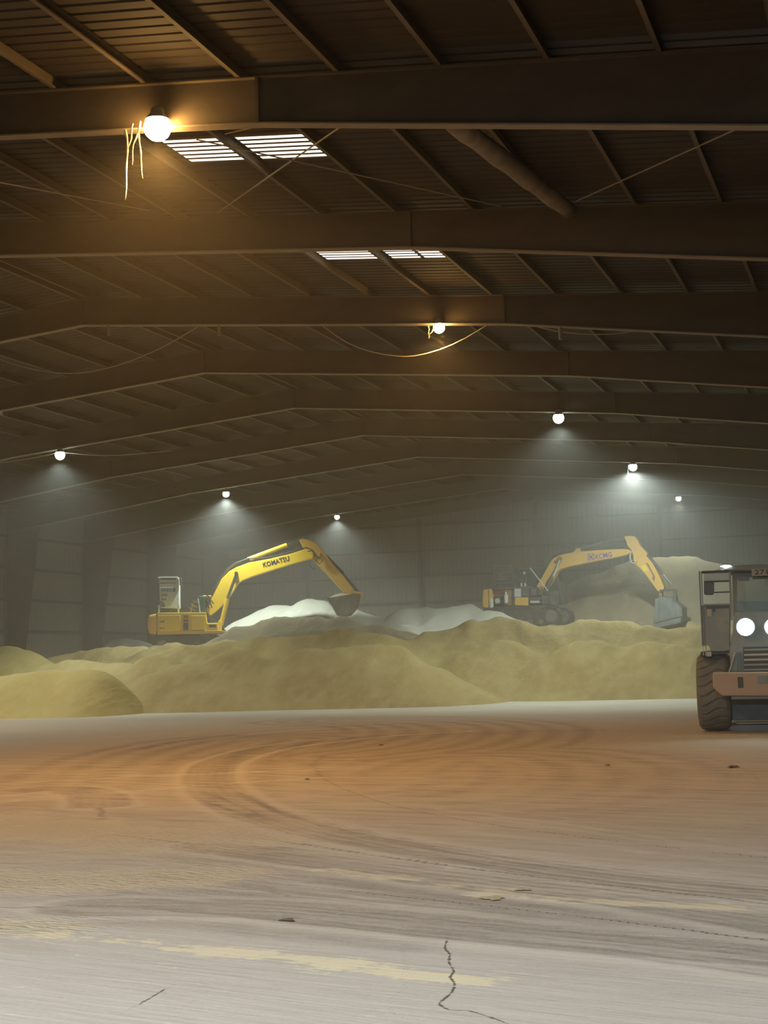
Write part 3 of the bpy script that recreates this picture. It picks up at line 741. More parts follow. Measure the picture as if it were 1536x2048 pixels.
heap('meal_heap', 'brownish heap in front of the pale heap, right of the left excavator', M_meal_tan,
     [[(455, 1278, 62), (490, 1256, 63), (520, 1243, 63.5), (560, 1236, 64), (620, 1239, 64), (650, 1233, 64), (700, 1236, 64), (740, 1246, 64), (780, 1260, 64), (830, 1268, 65)], [(560, 1262, 61), (640, 1258, 61), (700, 1252, 62)]], slope=.58, rnd=3, rough=.12, seed=7)
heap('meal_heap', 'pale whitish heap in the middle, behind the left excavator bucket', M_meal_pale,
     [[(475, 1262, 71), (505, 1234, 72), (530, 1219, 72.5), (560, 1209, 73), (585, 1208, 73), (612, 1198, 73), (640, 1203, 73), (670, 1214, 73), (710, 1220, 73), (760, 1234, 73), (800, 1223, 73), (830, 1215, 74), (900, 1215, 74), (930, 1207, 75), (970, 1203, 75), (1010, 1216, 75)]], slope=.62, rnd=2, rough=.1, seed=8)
heap('meal_heap', 'tall tan heap behind the right excavator', M_meal_tan,
     [[(1085, 1228, 79), (1120, 1200, 80), (1150, 1172, 81.5), (1190, 1150, 82), (1240, 1132, 82), (1300, 1116, 82.5), (1340, 1113, 82.5), (1385, 1114, 82.5), (1440, 1129, 82.5), (1500, 1136, 82.5), (1640, 1141, 82.5)], [(1180, 1228, 78), (1290, 1226, 78), (1400, 1222, 78)]], slope=.6, rnd=3, rough=.1, seed=9)

# ================================================================== EXCAVATORS
class Side:
    """a machine standing at O and facing angle a; p(px,py,off) gives a point on its vertical plane, off metres to its left"""
    def __init__(s, O, a):
        s.O = O.copy(); s.f = Vector((math.cos(a), math.sin(a), 0)); s.l = Vector((-math.sin(a), math.cos(a), 0)); s.a = a
    def p(s, px, py, off=0.0):
        r = ray(px, py); C = Vector((0, 0, CAMH)); Q = s.O + s.l * off
        t = (Q - C).dot(s.l) / r.dot(s.l); P = C + r * t - s.O
        return (P.dot(s.f), P.z)
    def poly(s, pts, off, sc=1.0, o=(0, 0)): return [s.p(o[0] + x / sc, o[1] + y / sc, off) for x, y in pts]
def text_mesh(txt, size, depth=.01, bold=.012):
    cu = bpy.data.curves.new('t', 'FONT'); cu.body = txt; cu.size = size; cu.extrude = depth; cu.offset = bold; cu.resolution_u = 2
    o = bpy.data.objects.new('t', cu); COL.objects.link(o)
    dg = bpy.context.evaluated_depsgraph_get(); me = bpy.data.meshes.new_from_object(o.evaluated_get(dg))
    V = np.array([v.co[:] for v in me.vertices]); Fc = [tuple(p.vertices) for p in me.polygons]
    bpy.data.objects.remove(o); bpy.data.curves.remove(cu); bpy.data.meshes.remove(me)
    return V, Fc
def lettering(name, txt, S, p0, p1, off, height_px, mat, parent, label, depth=.012):
    """text whose base line runs p0 to p1 on the plane off"""
    V, Fc = text_mesh(txt, 1.0)
    V[:, :2] -= V[:, :2].min(0); wd, hg = V[:, 0].max(), V[:, 1].max()
    a = np.array(S.p(*p0, off)); b2 = np.array(S.p(*p1, off)); L = np.linalg.norm(b2 - a); d = (b2 - a) / L; u = np.array([-d[1], d[0]])
    hh = np.linalg.norm(np.array(S.p(p0[0], p0[1] - height_px, off)) - a)
    P = [(a[0] + d[0] * v[0] / wd * L + u[0] * v[1] / hg * hh, off - (depth if v[2] > 0 else 0) - .002, a[1] + d[1] * v[0] / wd * L + u[1] * v[1] / hg * hh) for v in V]
    return MB().add(P, Fc).build(name, mat, parent, label=label)
def crawler(root, L=4.0, gauge=2.2, wd=.55, h=.9, dx=0.0):
    for s_ in (-1, 1):
        yc = s_ * gauge / 2
        r = h / 2; path = []
        for i in range(13): a = -math.pi / 2 + math.pi * i / 12; path.append((dx + L / 2 - r + r * math.cos(a), r + r * math.sin(a)))
        for i in range(13): a = math.pi / 2 + math.pi * i / 12; path.append((dx - L / 2 + r + r * math.cos(a), r + r * math.sin(a)))
        belt = MB().prism(path, yc - wd / 2 + .05, yc + wd / 2 - .05)
        t = belt.build('track_frame', M_darksteel, root)
        mb = MB(); P = np.array(path + [path[0]]); seg = np.r_[0, np.cumsum(np.linalg.norm(np.diff(P, axis=0), axis=1))]; n = int(seg[-1] / .19)
        for i in range(n):
            d = (i + .5) * seg[-1] / n; j = min(np.searchsorted(seg, d) - 1, len(P) - 2); f = (d - seg[j]) / (seg[j + 1] - seg[j])
            q = P[j] * (1 - f) + P[j + 1] * f; tt = P[j + 1] - P[j]; an = math.atan2(tt[1], tt[0])
            mb.box((q[0], yc, q[1]), (.165, wd, .05), Matrix.Rotation(-an, 3, 'Y'))
        mb.build('track_shoes', M_darksteel, t)
        mb = MB()
        for x in np.linspace(-L / 2 + r, L / 2 - r, 7): mb.lathe([(.02, -.02), (.13 if abs(x) < L / 2 - r - .01 else .3, -.02), (.13 if abs(x) < L / 2 - r - .01 else .3, .05), (.02, .05)], (x + dx, yc - wd / 2 + .03, .2 if abs(x) < L / 2 - r - .01 else r), 'y', 14)
        mb.build('rollers', M_bucket, t)
    MB().b2((dx - .9, -gauge / 2, .35), (dx + .9, gauge / 2, .75)).build('track_centre', M_darksteel, root, bevel=.04)
    MB().lathe([(.01, .7), (.62, .7), (.62, 1.0), (.01, 1.0)], n=24).build('slewing_ring', M_darksteel, root)
def shell(prof, y0, y1, thick=.03):
    """open curved plate: prof outline in x,z extruded over y"""
    mb = MB(); n = len(prof)
    mb.add([(p[0], y, p[1]) for y in (y0, y1) for p in prof], [(i, i + 1, n + i + 1, n + i) for i in range(n - 1)])
    return mb
def pin(S, px, py, y0, y1, r, root, name='pin', mat=None):
    x, z = S.p(px, py, 0); mb = MB().lathe([(.001, y0), (r, y0), (r, y1), (.001, y1)], (x, 0, z), 'y', 14)
    return mb.build(name, mat or M_darksteel, root)
def ram(S, root, a, b, c, off, rb, rr, name, mat, bar_off=None):
    """hydraulic cylinder: barrel a-b, rod b-c (pixels)"""
    P = [S.p(*q, off) for q in (a, b, c)]
    v = [(p[0], off, p[1]) for p in P]
    o = MB().tube([v[0], v[1]], rb, 14).build(name, mat, root, smooth=False)
    MB().tube([v[1], v[2]], rr, 12).build('piston_rod', M_chrome, o)
    return o

# ---------------- left excavator (seen from its right side)
ang1 = math.atan2(R_.y, R_.x) + math.radians(4)
S = Side(EX1, ang1)
E1 = empty('excavator', EX1, ang1)
tag(E1, 'yellow excavator on the left, pale louvred cabinet on its tail and arm reaching right', 'excavator', 'excavators on the heaps')
crawler(E1, dx=.45)
A_ = (290, 1140); sc = 8.084
N1 = -1.3
cw = S.poly([(48, 735), (90, 722), (190, 700), (200, 1045), (120, 1048), (60, 1030), (40, 960), (38, 800)], N1, sc, A_)
MB().prism(cw, -1.3, 1.3).build('counterweight', M_yel2, E1, bevel=.1)
body = S.poly([(190, 700), (985, 698), (1005, 860), (1165, 855), (1180, 985), (190, 1000)], N1, sc, A_)
MB().prism([body[0], body[1], body[2], (body[2][0], body[5][1]), body[5]], -1.28, 1.28).build('engine_housing', M_yel, E1, bevel=.05)
deck = S.poly([(1000, 858), (1170, 855), (1185, 990), (1000, 990)], N1, sc, A_)
MB().prism(deck, -1.28, -.42).build('tool_box', M_yel, E1, bevel=.04)
MB().prism(S.poly([(1035, 890), (1150, 888), (1150, 925), (1035, 928)], N1, sc, A_), -1.3, -1.27).build('box_vent', M_slot, E1)
fr = S.poly([(200, 985), (1180, 975), (1300, 985), (1332, 1005), (1325, 1030), (1150, 1030), (200, 1050)], N1, sc, A_)
MB().prism(fr, -1.32, 1.3).build('revolving_frame', M_yel2, E1, bevel=.02)
d1 = MB().prism(S.poly([(212, 735), (572, 725), (575, 985), (218, 992)], N1, sc, A_), -1.33, -1.28).build('side_door', M_yel, E1, bevel=.015)
x, z = S.p(290 + 548 / sc, 1140 + 760 / sc, -1.33); MB().b2((x - .05, -1.36, z - .06), (x + .05, -1.33, z + .06)).build('door_latch', M_white, d1)
d2 = MB().prism(S.poly([(742, 738), (968, 735), (968, 962), (748, 972)], N1, sc, A_), -1.33, -1.28).build('side_door', M_yel, E1, bevel=.015)
vt = MB().prism(S.poly([(605, 722), (712, 720), (712, 975), (610, 978)], N1, sc, A_), -1.32, -1.28).build('vent_column', M_yel2, E1, bevel=.01)
for a, b2 in ((735, 750), (762, 778), (802, 835), (852, 970)):
    MB().prism(S.poly([(622, a), (700, a), (700, b2), (622, b2)], N1, sc, A_), -1.335, -1.315).build('vent_slot', M_slot, vt)
MB().prism(S.poly([(190, 690), (985, 686), (990, 702), (190, 708)], N1, sc, A_), -1.3, 1.25).build('hood_top', M_yel, E1, bevel=.02)
lettering('lettering', '200', S, (320, 1245.5), (329.5, 1244.5), -1.33, 3.2, M_text_k, E1, 'dark small lettering')
lettering('lettering', 'PC', S, (320, 1258.5), (329.5, 1258), -1.33, 3.2, M_text_k, E1, 'dark small lettering')
# pale louvred cabinet
c0 = -.75
cabn = S.poly([(228, 118), (520, 118), (548, 165), (555, 618), (245, 612), (232, 420)], c0, sc, A_)
CB = MB().prism(cabn, -.75, .35).build('louvred_cabinet', M_palebox, E1, bevel=.03, label='pale grey louvred cabinet standing on the tail')
MB().prism(S.poly([(205, 118), (235, 104), (520, 104), (552, 150), (545, 160), (515, 124), (215, 130)], c0, sc, A_), -.8, .4).build('cabinet_roof', M_white, CB)
for a, b2 in ((132, 160), (205, 220)):
    MB().prism(S.poly([(250, a), (500, a), (502, b2), (252, b2)], c0, sc, A_), -.77, -.74).build('vent_slot', M_slot, CB)
for i in range(6):
    x0 = 262 + i * 40
    MB().prism(S.poly([(x0, 290), (x0 + 30, 290), (x0 + 30, 352), (x0, 352)], c0, sc, A_), -.77, -.74).build('vent_slot', M_slot, CB)
for x0, y0, x1, y1 in ((262, 385, 365, 425), (385, 395, 500, 600), (262, 460, 350, 490)):
    MB().prism(S.poly([(x0, y0), (x1, y0), (x1, y1), (x0, y1)], c0, sc, A_), -.765, -.74).build('cabinet_panel', M_palebox if x0 > 300 else M_slot, CB)
MB().prism(S.poly([(248, 500), (285, 505), (318, 545), (325, 600), (250, 600)], c0, sc, A_), -.78, -.74).build('fan_opening', M_slot, CB)
for px_ in (318, 357):
    x, z = S.p(px_, 1222, c0); z2 = S.p(px_, 1210, c0)[1]
    MB().b2((x - .04, -.75, z - .3), (x + .04, -.67, z2)).build('cabinet_leg', M_palebox, CB)
x, z = S.p(361, 1163, c0); MB().b2((x - .05, -.9, z - .18), (x + .06, -.75, z + .18)).build('cabinet_mirror', M_slot, CB, bevel=.02)
# machinery in front of the hood
mm = MB()
for yy in (-1.1, -.8):
    mm.tube([(*[S.p(380, 1228, yy)[0]], yy, S.p(380, 1228, yy)[1]), (S.p(387, 1207, yy)[0], yy, S.p(387, 1207, yy)[1]), (S.p(396, 1197, yy)[0], yy, S.p(396, 1197, yy)[1]), (S.p(400, 1226, yy)[0], yy, S.p(400, 1226, yy)[1])], .03, 8)
mm.build('grab_rail', M_palebox, E1)
for i, (px_, py_) in enumerate(((384, 1218), (388, 1211), (393, 1204))):
    x, z = S.p(px_, py_, -1.0); MB().box((x, -.95, z), (.32, .4, .04), Matrix.Rotation(.5, 3, 'Y')).build('access_step', M_yel2, E1)
x, z = S.p(404, 1208, -.8); MB().box((x, -.8, z), (.28, .5, .75)).build('valve_block', M_green, E1, bevel=.04)
for i in range(6):
    x, z = S.p(398 + i * 4, 1196 + (i % 3) * 7, -.75); x2, z2 = S.p(412 + i * 3, 1216 - (i % 2) * 9, -.6)
    MB().tube([(x, -.85, z), ((x + x2) / 2, -1.0 + .05 * i, max(z, z2) + .15), (x2, -.6, z2)], .028, 6).build('hydraulic_hose', M_black, E1)
MB().prism(S.poly([(930, 412), (1075, 408), (1070, 440), (940, 445)], -.6, sc, A_), -.75, -.3).build('top_plate', M_yel, E1, bevel=.02)
MB().prism(S.poly([(985, 690), (1020, 690), (1030, 860), (1000, 860)], -.6, sc, A_), -.62, .6).build('boom_bracket', M_darksteel, E1)
# boom
B1 = (260, 1040); s1 = 2.954
boom = S.poly([(472, 568), (452, 545), (462, 500), (495, 440), (540, 350), (585, 303), (630, 278), (700, 252), (830, 228), (950, 200), (1035, 172), (1070, 178), (1088, 200), (1080, 226), (1060, 232), (950, 262), (830, 300), (720, 335), (668, 356), (640, 374), (600, 440), (560, 490), (520, 530)], -.28, s1, B1)
BM = MB().prism(boom, -.26, .26).build('boom', M_yel, E1, bevel=.025)
lettering('lettering', 'KOMATSU', S, (527, 1134.5), (579, 1121), -.26, 9.5, M_text_k, BM, 'dark blue lettering on the boom side')
hose = [S.p(260 + x / s1, 1040 + y / s1, -.2) for x, y in ((440, 545), (470, 480), (520, 370), (570, 300), (620, 262), (700, 232), (780, 232), (860, 218), (960, 190), (1040, 168), (1075, 182), (1095, 215), (1120, 230), (1130, 200))]
for yy in (-.2, -.08, .08):
    MB().tube([(p[0], yy, p[1] + .05) for p in hose], .028, 6).build('hydraulic_hose', M_black, BM)
MB().tube([(p[0], .18, p[1] + .04) for p in hose[:10]], .03, 6).build('hydraulic_pipe', M_yel2, BM)
loop = [S.p(260 + x / s1, 1040 + y / s1, -.35) for x, y in ((1050, 185), (1080, 180), (1105, 215), (1095, 240), (1120, 260), (1140, 235))]
MB().tube([(p[0], -.33, p[1]) for p in loop], .03, 6).build('hydraulic_hose', M_black, BM)
loop = [S.p(260 + x / s1, 1040 + y / s1, -.35) for x, y in ((1068, 235), (1060, 262), (1075, 285), (1095, 290))]
MB().tube([(p[0], -.3, p[1]) for p in loop], .02, 6).build('hydraulic_hose', M_black, BM)
for sg in (-1, 1):
    ram(S, E1, (442, 1250), (455, 1197), (473, 1148), sg * .5, .11, .075, 'boom_cylinder', M_yel)
pin(S, 473, 1148, -.6, .6, .09, E1); pin(S, 441, 1250, -.62, .62, .12, E1)
MB().prism(S.poly([(1160, 880), (1200, 800), (1250, 870), (1240, 990), (1160, 990)], -.62, sc, A_), -.66, -.4).build('cylinder_foot', M_yel, E1, bevel=.02)
MB().prism(S.poly([(1010, 700), (1130, 800), (1310, 985), (1020, 985)], -.4, sc, A_), -.35, .35).build('boom_foot', M_darksteel, E1)
ram(S, E1, (496, 1119), (574, 1090), (600, 1081), .0, .11, .07, 'arm_cylinder', M_yel)
MB().prism(S.poly([(655, 250), (680, 228), (705, 225), (715, 255)], -.1, s1, B1), -.16, .16).build('cylinder_bracket', M_darksteel, BM)
arm = S.poly([(1000, 118), (1015, 110), (1050, 114), (1095, 132), (1140, 180), (1170, 222), (1200, 262), (1265, 335), (1318, 405), (1318, 438), (1290, 440), (1262, 428), (1215, 375), (1160, 315), (1120, 275), (1085, 235), (1045, 195), (1025, 165)], -.2, s1, B1)
AM = MB().prism(arm, -.2, .2).build('arm', M_yel2, E1, bevel=.02)
ram(S, E1, (651, 1112), (686, 1148), (718, 1186), 0, .1, .06, 'bucket_cylinder', M_darksteel)
MB().prism(S.poly([(1130, 205), (1160, 200), (1175, 235), (1150, 245)], -.1, s1, B1), -.12, .12).build('cylinder_bracket', M_yel2, AM)
lk1 = S.p(706, 1184, 0); lk2 = S.p(724, 1188, 0); lk3 = S.p(719, 1196, 0); lk4 = S.p(707, 1190, 0)
for yy in (-.25, .25):
    MB().bar((lk1[0], yy, lk1[1]), (lk2[0], yy, lk2[1]), .05, .12).build('bucket_link', M_yel2, E1)
    MB().bar((lk2[0], yy, lk2[1]), (lk3[0], yy, lk3[1]), .05, .12).build('bucket_link', M_yel2, E1)
def bucket(S, root, prof_px, off, W, mat, sc, o, teeth=None, side_close=True, label=None):
    pr = S.poly(prof_px, off, sc, o)
    bk = shell(pr, -W / 2, W / 2).build('bucket', mat, root, label=label); so = bk.modifiers.new('t', 'SOLIDIFY'); so.thickness = .04
    for yy in (-W / 2, W / 2 - .03):
        MB().prism(pr, yy, yy + .03).build('bucket_side', mat, bk)
    return bk, pr
bk, pr = bucket(S, E1, [(1160, 462), (1195, 505), (1228, 560), (1262, 573), (1310, 562), (1335, 535), (1352, 505), (1358, 470), (1362, 440), (1330, 436)], -.55, 1.25, M_bucket, s1, B1)
d = Vector((pr[0][0] - pr[1][0], 0, pr[0][1] - pr[1][1])).normalized()
for i in range(5):
    yy = -.55 + i * .275; a = Vector((pr[0][0], yy, pr[0][1])); MB().bar(a - d * .05, a + d * .18, .09, .05).build('bucket_tooth', M_bucket, bk)
def grain_load(prof, root, W, hgt):
    a, b2 = prof; V = []; n = 10; m_ = 8
    for i in range(n + 1):
        for j in range(m_ + 1):
            u = i / n; v = j / m_; hh = hgt * math.sin(math.pi * u) * math.sin(math.pi * v)
            V.append((a[0] + (b2[0] - a[0]) * u, -W / 2 + W * v, a[1] + (b2[1] - a[1]) * u + hh - .06))
    return MB().add(V, [(i * (m_ + 1) + j, i * (m_ + 1) + j + 1, (i + 1) * (m_ + 1) + j + 1, (i + 1) * (m_ + 1) + j) for i in range(n) for j in range(m_)])
gl = grain_load((pr[0], pr[-1]), None, 1.15, .22).build('meal_load', M_meal_tan, smooth=True, loc=EX1, rz=ang1)
tag(gl, 'mounded meal filling the left excavator bucket', 'meal', kind='stuff')

# ---------------- right excavator
ang2 = math.atan2(R_.y, R_.x) - math.radians(22)
S = Side(EX2, ang2)
E2 = empty('excavator', EX2, ang2)
tag(E2, 'ochre excavator on the right with open engine bays, dark cab and blue-grey bucket', 'excavator', 'excavators on the heaps')
crawler(E2, L=4.1, dx=.1)
C_ = (950, 1110); s2 = 6.982; N2 = -1.3
MB().prism(S.poly([(108, 500), (125, 480), (182, 476), (188, 740), (120, 742), (100, 690)], N2, s2, C_), -1.3, 1.3).build('counterweight', M_yel2, E2, bevel=.08)
MB().prism(S.poly([(108, 735), (960, 700), (985, 720), (980, 790), (240, 790), (120, 765)], N2, s2, C_), -1.32, 1.3).build('revolving_frame', M_darksteel, E2, bevel=.02)
MB().prism(S.poly([(190, 478), (232, 470), (232, 718), (192, 722)], N2, s2, C_), -1.32, 1.25).build('rear_pillar', M_yel2, E2, bevel=.02)
MB().prism(S.poly([(232, 470), (740, 455), (745, 705), (232, 718)], N2, s2, C_), -.9, 1.25).build('engine_housing', M_darksteel, E2)
MB().prism(S.poly([(232, 455), (770, 440), (790, 462), (232, 482)], N2, s2, C_), -1.32, 1.25).build('hood_top', M_oldgrey, E2, bevel=.02)
for (x0, y0, x1, y1, mt, nm, yy) in ((400, 478, 520, 700, M_brown, 'bay_panel', -1.2), (552, 470, 640, 585, M_palebox, 'pale_cover', -1.32), (650, 468, 745, 575, M_oldgrey, 'bay_panel', -1.28), (560, 592, 740, 704, M_yel2, 'side_door', -1.33), (530, 470, 556, 712, M_darksteel, 'bay_pillar', -1.3), (235, 480, 400, 575, M_brown, 'bay_panel', -.95)):
    MB().prism(S.poly([(x0, y0), (x1, y0), (x1, y1), (x0, y1)], N2, s2, C_), yy, yy + .1).build(nm, mt, E2, bevel=.01)
x, z = S.p(950 + 318 / s2, 1110 + 640 / s2, -1.1); MB().lathe([(.01, -1.15), (.2, -1.15), (.24, -1.0), (.24, -.6), (.01, -.6)], (x, 0, z), 'y', 18).build('engine_filter', M_darksteel, E2)
MB().lathe([(.01, -1.17), (.13, -1.17), (.13, -1.14)], (x, 0, z), 'y', 18).build('filter_cap', M_palebox, E2)
for px_, py_ in ((435, 600), (230, 665)):
    x, z = S.p(950 + px_ / s2, 1110 + py_ / s2, -1.25); MB().lathe([(.02, -.28), (.1, -.24), (.11, .12), (.05, .2), (.04, .3)], (x, -1.27, z), 'z', 12).build('filter_bottle', M_white, E2)
for px_ in (390, 648, 700):
    x, z = S.p(950 + px_ / s2, 1110 + 425 / s2, -.6); MB().tube([(x, -.6, z - .4), (x, -.6, z + .12)], .05).build('exhaust_stub', M_palebox, E2)
# raised frame box at the tail
rb = S.poly([(262, 160), (492, 160), (545, 450), (285, 450)], -.9, s2, C_)
RB = MB().prism(rb, -.8, .3).build('radiator_box', M_darksteel, E2, bevel=.02, label='dark slatted box standing on the tail')
for a, b2 in (((252, 152), (500, 146)), ((252, 152), (285, 455)), ((498, 148), (552, 452))):
    p, q = S.p(950 + a[0] / s2, 1110 + a[1] / s2, -.9), S.p(950 + b2[0] / s2, 1110 + b2[1] / s2, -.9)
    MB().bar((p[0], -.84, p[1]), (q[0], -.84, q[1]), .06, .07).build('box_edge', M_oldgrey, RB)
for y0 in (235, 285, 335, 385):
    MB().prism(S.poly([(300, y0), (500, y0 - 6), (502, y0 + 16), (300, y0 + 24)], -.9, s2, C_), -.86, -.8).build('box_slat', M_oldgrey, RB)
# cab on the far side
cab = S.poly([(585, 215), (615, 195), (760, 182), (970, 172), (1120, 190), (1150, 290), (1200, 480), (1235, 665), (1190, 690), (760, 690), (590, 600)], .2, s2, C_)
CAB = MB().prism(cab, .25, 1.25).build('cab', M_glass, E2, bevel=.05)
MB().prism(S.poly([(580, 212), (620, 190), (760, 176), (970, 166), (1125, 184), (1128, 196), (970, 180), (760, 190), (622, 204), (590, 222)], .2, s2, C_), .2, 1.3).build('cab_roof', M_oldgrey, CAB)
for a, b2 in (((1140, 285), (1232, 665)), ((575, 225), (585, 560)), ((700, 250), (715, 450)), ((900, 240), (905, 400)), ((1020, 300), (1010, 680)), ((1150, 300), (1185, 480))):
    p, q = S.p(950 + a[0] / s2, 1110 + a[1] / s2, .2), S.p(950 + b2[0] / s2, 1110 + b2[1] / s2, .2)
    MB().bar((p[0], .22, p[1]), (q[0], .22, q[1]), .05, .07).build('cab_pillar', M_oldgrey, CAB)
MB().prism(S.poly([(1090, 545), (1130, 535), (1150, 680), (1100, 680)], .2, s2, C_), .18, .24).build('cab_door_panel', M_yel2, CAB)
MB().prism(S.poly([(610, 240), (690, 235), (690, 430), (610, 430)], .2, s2, C_), .21, .25).build('seat_back', M_darksteel, CAB)
x, z = S.p(1049, 1146, .2); MB().lathe([(.01, -.03), (.07, -.03), (.07, .03), (.01, .03)], (x, .18, z), 'y', 12).build('cab_lamp', M_white, CAB)
p, q = S.p(1060, 1136, -.9), S.p(1096, 1182, -.9)
MB().tube([(p[0], -.9, p[1]), (q[0], -.9, q[1])], .03).build('stay_pole', M_palebox, E2)
# front machinery
for x0, y0, x1, y1, mt, a, b2 in ((770, 465, 850, 570, M_oldgrey, -1.1, -.4), (750, 590, 920, 640, M_darksteel, -1.25, -.3), (780, 640, 905, 672, M_palebox, -1.27, -.8), (930, 570, 1000, 690, M_oldgrey, -1.1, -.5), (1000, 500, 1080, 690, M_oldgrey, -.7, .1), (860, 480, 930, 560, M_darksteel, -.9, -.3)):
    MB().prism(S.poly([(x0, y0), (x1, y0), (x1, y1), (x0, y1)], N2 + .2, s2, C_), a, b2).build('front_machinery', mt, E2, bevel=.03)
for i in range(5):
    x, z = S.p(1062 + i * 4, 1178 + (i % 2) * 5, -.8); x2, z2 = S.p(1080 + i * 3, 1195 - i, -.6)
    MB().tube([(x, -.8, z), ((x + x2) / 2, -1.0, max(z, z2) + .1), (x2, -.6, z2)], .03, 6).build('hydraulic_hose', M_black, E2)
D_ = (920, 1040)
boom = S.poly([(440, 425), (455, 385), (485, 335), (520, 270), (545, 232), (575, 212), (610, 202), (680, 188), (800, 178), (960, 170), (1000, 174), (1014, 190), (985, 206), (900, 225), (800, 242), (640, 276), (590, 292), (568, 312), (545, 355), (515, 400), (490, 440), (460, 440)], -.25, s1, D_)
BM = MB().prism(boom, -.25, .25).build('boom', M_yel2, E2, bevel=.025)
lettering('lettering', 'XCMG', S, (1189, 1119.5), (1224.5, 1113.5), -.25, 10, M_text_x, BM, 'violet blue lettering on the boom side')
lg = S.poly([(1176.5, 1108.5), (1187.5, 1107), (1187.5, 1119), (1176.5, 1121)], -.25)
cxl, czl = sum(p[0] for p in lg) / 4, sum(p[1] for p in lg) / 4
ML = MB(); hw = .14
for i in range(4):
    a, b2 = lg[i], lg[(i + 1) % 4]; ML.bar((a[0], -.262, a[1]), (b2[0], -.262, b2[1]), .02, .035, up=(0, 1, 0))
ML.bar((lg[0][0], -.262, lg[0][1]), (lg[2][0], -.262, lg[2][1]), .02, .045, up=(0, 1, 0)); ML.bar((lg[1][0], -.262, lg[1][1]), (lg[3][0], -.262, lg[3][1]), .02, .03, up=(0, 1, 0))
ML.box((cxl, -.262, czl), (.12, .02, .12)).build('boom_emblem', M_text_x, BM, label='square violet blue emblem')
hose = [S.p(920 + x / s1, 1040 + y / s1, -.1) for x, y in ((450, 380), (500, 290), (545, 225), (600, 195), (680, 180), (800, 172), (900, 168), (970, 165), (1005, 175), (1015, 205), (1005, 240), (1020, 255), (1040, 240))]
for yy in (-.12, .0, .12): MB().tube([(p[0], yy, p[1] + .04) for p in hose], .03, 6).build('hydraulic_hose', M_black, BM)
for sg in (-1, 1):
    ram(S, E2, (1084, 1197), (1103, 1155), (1123, 1118), sg * .48, .1, .055, 'boom_cylinder', M_darksteel)
MB().tube([(S.p(1107, 1152, -.5)[0], -.5, S.p(1107, 1152, -.5)[1]), (S.p(1120, 1120, -.5)[0], -.5, S.p(1120, 1120, -.5)[1])], .05).build('cylinder_guard', M_palebox, E2)
pin(S, 1124, 1118, -.6, .6, .09, E2, mat=M_brown)
ram(S, E2, (1160, 1098), (1222, 1081), (1249, 1075), 0, .09, .06, 'arm_cylinder', M_oldgrey)
MB().prism(S.poly([(670, 192), (690, 168), (712, 168), (715, 190)], -.1, s1, D_), -.15, .15).build('cylinder_bracket', M_yel2, BM)
G_ = (1150, 1060); s4 = 6.144
arm = S.poly([(603, 80), (650, 70), (728, 76), (765, 120), (803, 195), (850, 245), (890, 285), (880, 320), (900, 345), (960, 420), (1040, 570), (1095, 705), (1088, 742), (1045, 768), (1005, 738), (940, 645), (870, 550), (800, 470), (755, 430), (722, 385), (715, 320), (690, 245), (640, 190), (628, 140)], -.2, s4, G_)
AM = MB().prism(arm, -.2, .2).build('arm', M_yel2, E2, bevel=.02)
MB().prism(S.poly([(812, 440), (860, 430), (900, 480), (880, 512), (845, 505)], -.2, s4, G_), -.215, -.19).build('arm_sticker', plain('bright_yellow_decal', (0.8, 0.62, 0.06), .5), AM)
MB().prism(S.poly([(870, 400), (900, 410), (985, 575), (975, 640), (945, 590), (960, 570)], -.2, s4, G_), -.212, -.19).build('arm_recess', M_brown, AM)
ram(S, E2, (1295, 1109), (1326, 1148), (1344, 1170), 0, .075, .035, 'bucket_cylinder', M_oldgrey)
loop = [S.p(1150 + x / s4, 1060 + y / s4, -.3) for x, y in ((690, 260), (672, 330), (690, 395), (730, 410), (760, 380))]
MB().tube([(p[0], -.28, p[1]) for p in loop], .035, 8).build('hydraulic_hose', M_palebox, AM)
l1, l2, l3, l4 = S.p(1150 + 1050 / s4, 1060 + 748 / s4), S.p(1150 + 1225 / s4, 1060 + 733 / s4), S.p(1150 + 1245 / s4, 1060 + 900 / s4), S.p(1150 + 1190 / s4, 1060 + 668 / s4)
for yy in (-.22, .22):
    MB().bar((l1[0], yy, l1[1]), (l2[0], yy, l2[1]), .05, .09).build('bucket_link', M_darksteel, E2)
    MB().bar((l2[0], yy, l2[1]), (l3[0], yy, l3[1]), .05, .13).build('bucket_link', M_darksteel, E2)
l5 = S.p(1150 + 1060 / s4, 1060 + 830 / s4)
MB().bar((l1[0] + .02, 0, l1[1]), (l5[0], 0, l5[1]), .3, .16).build('arm_tip', M_brown, E2)
bk, pr = bucket(S, E2, [(968, 1200), (1000, 1215), (1180, 1170), (1310, 1140), (1330, 1060), (1330, 950), (1290, 915), (1190, 825), (1090, 818), (1000, 842)], -.35, 1.2, M_bucket2, s4, G_)
for a, b2 in (((985, 1130), (1325, 1050)), ((1040, 830), (1020, 1110)), ((1190, 830), (1235, 1060))):
    p, q = S.poly([a, b2], -.6, s4, G_); MB().bar((p[0], -.62, p[1]), (q[0], -.62, q[1]), .05, .07, up=(0, 1, 0)).build('wear_strip', M_bucket2, bk)
for i in range(5):
    yy = -.5 + i * .25; MB().bar((pr[0][0] + .03, yy, pr[0][1] + .03), (pr[0][0] - .16, yy, pr[0][1] - .1), .09, .05).build('bucket_tooth', M_bucket2, bk)

